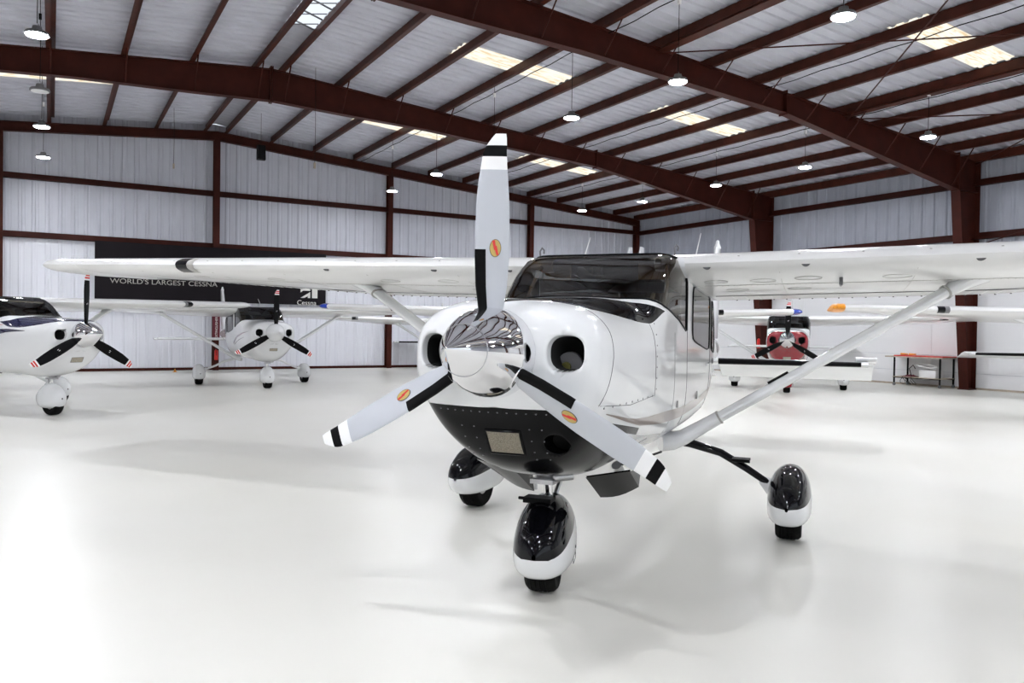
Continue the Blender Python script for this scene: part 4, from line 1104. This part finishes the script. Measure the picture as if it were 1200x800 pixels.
        cf = MB(); cf.tube([A + D*.90, A + D*.955, B + Vector((sg*.10,0,.045)), B + Vector((sg*.26,0,.065))], [.102,.13,.19,.22], 18, flat=((0,0.05,1),.42)); cf.build('strut_cuff', W_, so)
        if main:
            for t in (.13, .895): MB().tube([A + D*(t-.003), A + D*(t+.003)], .104, 18, flat=((0,.05,1),.47)).build('cuff_seal', M['softseam'], so)
            p = A + D*.34 + Vector((0,-.02,.045)); MB().tube([p - D*.035, p + D*.035], .014, 6).build('abrasion_strip', M['matblack'], so)
        # cabin-to-wing fairing
        rings = []
        for w in (.36,.44,.50,.56):
            prm = wparam(.5); k_ = 1.0 + .05*(.56-w)/.2
            rings.append([(sg*w, x[1]-.012*(k_>1), x[2]) for x in wsection(sg*w, prm)])
        MB().grid(rings, closed=True).build('wing_root_fairing', W_, root, angle=60)
        # --- main gear
        cwx = 1.215 if main else g('track', 1.25)
        MB().tube([(sg*.36,1.72,.66),(sg*.52,1.73,.635),(sg*.74,1.735,.58),(sg*.92,1.74,.48),(sg*(cwx-.10),1.74,.36)], [.034,.032,.028,.026,.024], 12).build('gear_leg', M['black'] if main else W_, root)
        if main: MB().tube([(sg*.83,1.67,.545),(sg*.95,1.67,.545)], .016, 8).box((sg*.89-.06,1.62,.545),(sg*.89+.06,1.72,.56)).build('entry_step', M['matblack'], root)
        f, _ = fairing(root, (sg*cwx, 1.79), (.92, .92*g('fsc', 1.0), .96), M['black'] if main else g('fair', W_), (.285,.40) if main else (.285,.40), turn=0)
        cb_ = MB(); cb_.tube([(sg*(cwx-.08),1.76,.33),(sg*(cwx-.145),1.76,.375),(sg*(cwx-.19),1.755,.405)], [.075,.05,.03], 12); cb_.build('fairing_cuff', W_, f)
        wheel(root, (sg*cwx, 1.76))
    # --- nose gear
    if g('nose_gear', True):
        NF = fairing(root, (0, .03), (1.0, .86*g('fsc', 1.0), 1.02), M['black'] if main else g('nfair', W_), (.26,.50) if main else (.26,.3), turn=g('steer', 0.0), low=g('nfair', W_))[0]
        wheel(root, (0, 0), .195, .085, g('steer', 0.0))
        ng = MB().tube([(0,.06,.50),(0,.03,.72)], .026, 12).build('nose_strut', M['chrome'], root)
        MB().box((-.075,-.045,.60),(.06,.09,.625)).box((-.06,-.03,.655),(.075,.08,.675)).tube([(0,.04,.60),(0,.03,.69)], .045, 12).build('strut_collar', M['steel'], ng)
        MB().tube([(.05,.0,.635),(.14,.06,.645)], .026, 10).tube([(.055,-.005,.63),(.055,-.005,.69)], .01, 8).build('shimmy_damper', M['steel'], ng)
        MB().tube([(-.055,0,.56),(-.055,0,.66)], .009, 8).build('steering_rod', M['steel'], ng)
        MB().tube([(0.02,.13,.52),(0.03,.17,.58),(0.02,.1,.66)], .014, 8).build('torque_link', M['steel'], ng)
        if main:
            MB().box((-.09,-.11,.505),(.07,-.02,.535)).tube([(-.13,-.07,.52),(-.09,-.07,.52)], .009, 6).build('tow_fitting', M['matblack'], NF)
            ca, sa = math.cos(g('steer', 0)), math.sin(g('steer', 0)); P = [(.1655,.0,.16),(.162,.13,.16),(.160,.13,.30),(.165,.0,.30)]; d = MB()
            for a, b in zip(P, P[1:]+P[:1]): d.tube([a, b], .0016, 4)
            d.tube([(.166,.05,.24),(.166,.06,.245)], .009, 6); d.v = [(x*ca+y*sa, -x*sa+y*ca, z_) for x, y, z_ in d.v]; d.build('access_door', M['seam'], NF)
    # --- cowl flaps and exhaust
    if main:
        for sg in (1, -1):
            w0, w1 = (.21,.46); a = [(sg*w0,.08,.635),(sg*w1,.08,.69),(sg*(w1-.02),.40,.545),(sg*w0,.40,.462)]; mb = MB()
            n5 = 6; P = []
            for i in range(n5+1):
                t = i/n5; row = []
                for j in range(7):
                    u = j/6; p = Vector(a[0]).lerp(Vector(a[1]), u).lerp(Vector(a[3]).lerp(Vector(a[2]), u), t); p.z -= .02*math.sin(PI*u)*t + .0; row.append(p)
                P.append(row)
            mb.grid(P); mb.grid([[p + Vector((0,.004,.008)) for p in r] for r in P]); 
            fo = mb.build('cowl_flap', M['cowlblack'], root)
            MB().add([a[0], a[3], (sg*w0,.36,.60)], [(0,1,2)]).add([a[1], a[2], (sg*w1,.36,.66)], [(0,1,2)]).build('flap_side_plate', M['cowlblack'], fo, smooth=False)
        MB().tube([(.30,.42,.66),(.31,.50,.58),(.32,.60,.55)], .032, 12).build('exhaust_pipe', M['steel'], root)
        MB().tube([(.36,.30,.70),(.42,.62,.655),(.40,.95,.62)], .011, 6).build('drain_hose', M['matblack'], root)
        MB().tube([(.33,.42,.665),(.38,.7,.66),(.44,1.05,.66)], .008, 6).build('drain_hose', M['matblack'], root)
        # alternator pulley behind the right inlet, baffle behind both
        MB().lathe([(0,-.004),(.008,-.004),(.012,0),(.022,0),(.024,.012),(0,.012)], (.300,-.59,1.283), 'y', 20).build('alternator_pulley', M['olive'], ck)
        MB().lathe([(.034,0),(.062,0),(.064,.02),(.03,.02)], (.316,-.575,1.292), 'y', 24).build('starter_ring', M['grey'], ck)
    # --- tail
    f0, f1 = TL(6.35), TL(7.15); fn = MB(); rows = []
    for t in [i/6 for i in range(7)]:
        zz = lerp(1.36, 2.60, t); la, lc = lerp(TL(5.9), TL(6.85), t**.9), lerp(TL(7.15), TL(7.35), t); th_ = lerp(.055, .035, t)
        rows.append([(x_*th_, lerp(la, lc, y_), zz) for y_, x_ in ((0,0),(.05,.6),(.25,1),(.6,.8),(1,.12),(1,-.12),(.6,-.8),(.25,-1),(.05,-.6))])
    fn.grid(rows, closed=True).add(rows[-1], [tuple(range(9))]); fo = fn.build('vertical_fin', W_, root)
    MB().lathe([(.05,0),(.045,.03),(.028,.07),(.024,.10),(.014,.115),(0,.12)], (0, TL(7.0), 2.59), 'z', 14).build('beacon', W_, fo)
    for sg in (1, -1):
        def hs(w, x0, x1, zl, zt_, th_):
            return [(sg*w, lerp(x0, x1, y_), lerp(zl, zt_, y_) + x_*th_) for y_, x_ in ((0,0),(.04,.6),(.2,1),(.6,.7),(1,.1),(1,-.1),(.6,-.7),(.2,-1),(.04,-.6))]
        rows = [hs(w, TL(6.35)+.08*w/2, TL(6.9), 1.075, 1.07, .045-.012*w/2) for w in (.05,.6,1.2,1.84,1.9)]
        so = MB().grid(rows, closed=True).add(rows[-1], [tuple(range(9))]).build('horizontal_stabilizer', W_, root)
        if g('boot', False):
            rows = [hs(w, TL(6.35)+.08*w/2-.006, TL(6.35)+.08*w/2+.13, 1.075, 1.075, .040-.012*w/2) for w in (.12,.6,1.2,1.82)]
            MB().grid(rows, closed=True).build('deice_boot', M['matblack'], so)
        rows = [hs(w, TL(6.92), TL(7.42), 1.065, 1.065-g('droop', .235), .03-.01*w/2) for w in (.05,.6,1.2,1.92,1.98)]
        el = MB().grid(rows, closed=True).add(rows[-1], [tuple(range(9))]).build('elevator', W_, so)
        rows = [hs(w, TL(6.55), TL(7.0), 1.06+.38*g('droop', .235), 1.06, .03) for w in (1.76,1.9,2.0)]
        MB().grid(rows, closed=True).add(rows[-1], [tuple(range(9))]).add(rows[0], [tuple(range(9))]).build('balance_horn', W_, el)
    # --- aerials
    if main:
        MB().tube([(-.2,1.35,1.98),(-.2,1.50,2.14)], [.006,.003], 6).build('rod_antenna', M['bandwhite'], root)
        MB().tube([(.45,2.2,2.0),(.45,2.52,2.27)], [.007,.003], 6).build('rod_antenna', M['bandwhite'], root)
        for w in (-.02, .07):
            MB().add([(w-.012,1.9,1.97),(w+.012,1.9,1.97),(w+.012,2.05,1.97),(w-.012,2.05,1.97),(w-.006,1.98,2.115),(w+.006,1.98,2.115),(w+.006,2.06,2.115),(w-.006,2.06,2.115)],
                     [(0,1,5,4),(1,2,6,5),(2,3,7,6),(3,0,4,7),(4,5,6,7)]).build('blade_antenna', W_, root, smooth=False)
        MB().lathe([(.09,0),(.08,.02),(.03,.035)], (-.15,1.6,1.975), 'z', 18).build('antenna_dome', W_, root)
        for x in (-.50, .47): MB().tube([(x,1.25,1.97),(x,1.24,2.02),(x+.012,1.25,2.045),(x+.02,1.27,2.03),(x+.012,1.29,2.01)], .007, 6).build('lift_ring', M['grey'], root)
    else:
        MB().tube([(.3,2.2,1.97),(.22,2.35,2.22)], [.006,.003], 6).build('rod_antenna', M['bandwhite'], root)
    for fnx in g('extra', []): fnx(root, lo)
    return root

airplane((2.3896, 3.7282), .90672, 1.0, 'large white aeroplane in the foreground with grey propeller, chrome spinner and black wheel covers',
    dict(main=True, steer=-.18, low=M['cowlblack'], boot=True, stripes=[
        ('taupe_stripe', [(-.45,1.055),(0,.985),(.33,.965),(.9,.955),(1.32,.94),(2.0,.955),(2.7,1.0),(2.95,1.07)], [(-.45,1.05),(0,.962),(.22,.925),(.7,.885),(1.33,.865),(2.0,.875),(2.7,.93),(2.95,1.065)], M['taupe']),
        ('lower_grey_band', [(-.3,.955),(.41,.845),(1.18,.775),(1.84,.765),(2.5,.775)], [(-.3,.945),(.41,.79),(1.18,.70),(1.84,.69),(2.5,.70)], M['lower_grey'])]))

NAVY = [('navy_stripe', [(-.05,1.405),(.4,1.43),(.9,1.41),(1.6,1.30),(2.4,1.12)], [(-.05,1.40),(.4,1.375),(.9,1.29),(1.6,1.12),(2.4,.98)], M['navy']),
        ('red_stripe', [(.5,1.50),(1.0,1.46),(1.6,1.38)], [(.5,1.495),(1.0,1.44),(1.6,1.33)], M['red'])]
airplane((.025, 14.30), -.5687, .938, 'white aeroplane at the far left edge with navy top, chrome spinner and black propeller',
    dict(top=M['navy'], tbc=[(-.76,0),(-.735,.14),(-.69,.22),(-.6,.27),(-.4,.30),(0,.325),(.9,.36)], gap=.11, fsc=.68, stripes=NAVY, grille=(.10,.90,.98,.0), droop=.0))
REDS = [('red_stripe', [(-.3,1.38),(.3,1.34),(1.0,1.26),(1.5,1.10)], [(-.3,1.375),(.3,1.315),(1.0,1.21),(1.5,1.03)], M['crimson']),
        ('grey_stripe', [(.2,1.23),(.8,1.16),(1.4,1.03)], [(.2,1.225),(.8,1.145),(1.4,1.01)], M['seam'])]
airplane((4.297, 18.58), .0221, .951, 'white aeroplane with thin red stripes and black propeller at left centre against the back wall',
    dict(top=None, spinner=M['white'], stripes=REDS, grille=(.09,.92,.98,.0), track=1.33, tail=.95, droop=.0, fsc=.75))
airplane((10.45, 20.55), .30, .86, 'white aeroplane almost hidden behind the main cowling, only wheel, strut and red blade tip showing',
    dict(top=None, spinner=M['white'], boot=True, tail=.86, droop=.0))
airplane((8.795, 13.588), .6214, .946, 'white aeroplane hidden behind the main cabin, its long wing ending in blue tips',
    dict(top=None, spinner=M['white'], tipmat={1: M['blue'], -1: M['blue']}, tail=.95, droop=.0, fsc=.75))
airplane((15.378, 13.253), .8736, .945, 'red-nosed white aeroplane facing the camera beyond the main wing strut',
    dict(top=None, nose=M['crimson'], low=M['crimson'], nfair=M['crimson'], droop=.0, fsc=.8, grille=(.09,.86,.93,.0), track=1.42, tail=.90, R=.95))
airplane((15.01, 4.795), .7988, .96, 'white aeroplane off the right edge, only orange wing tip and tail plane tip in view',
    dict(top=None, spinner=M['white'], boot=True, droop=.11, tipmat={-1: M['orange']}))
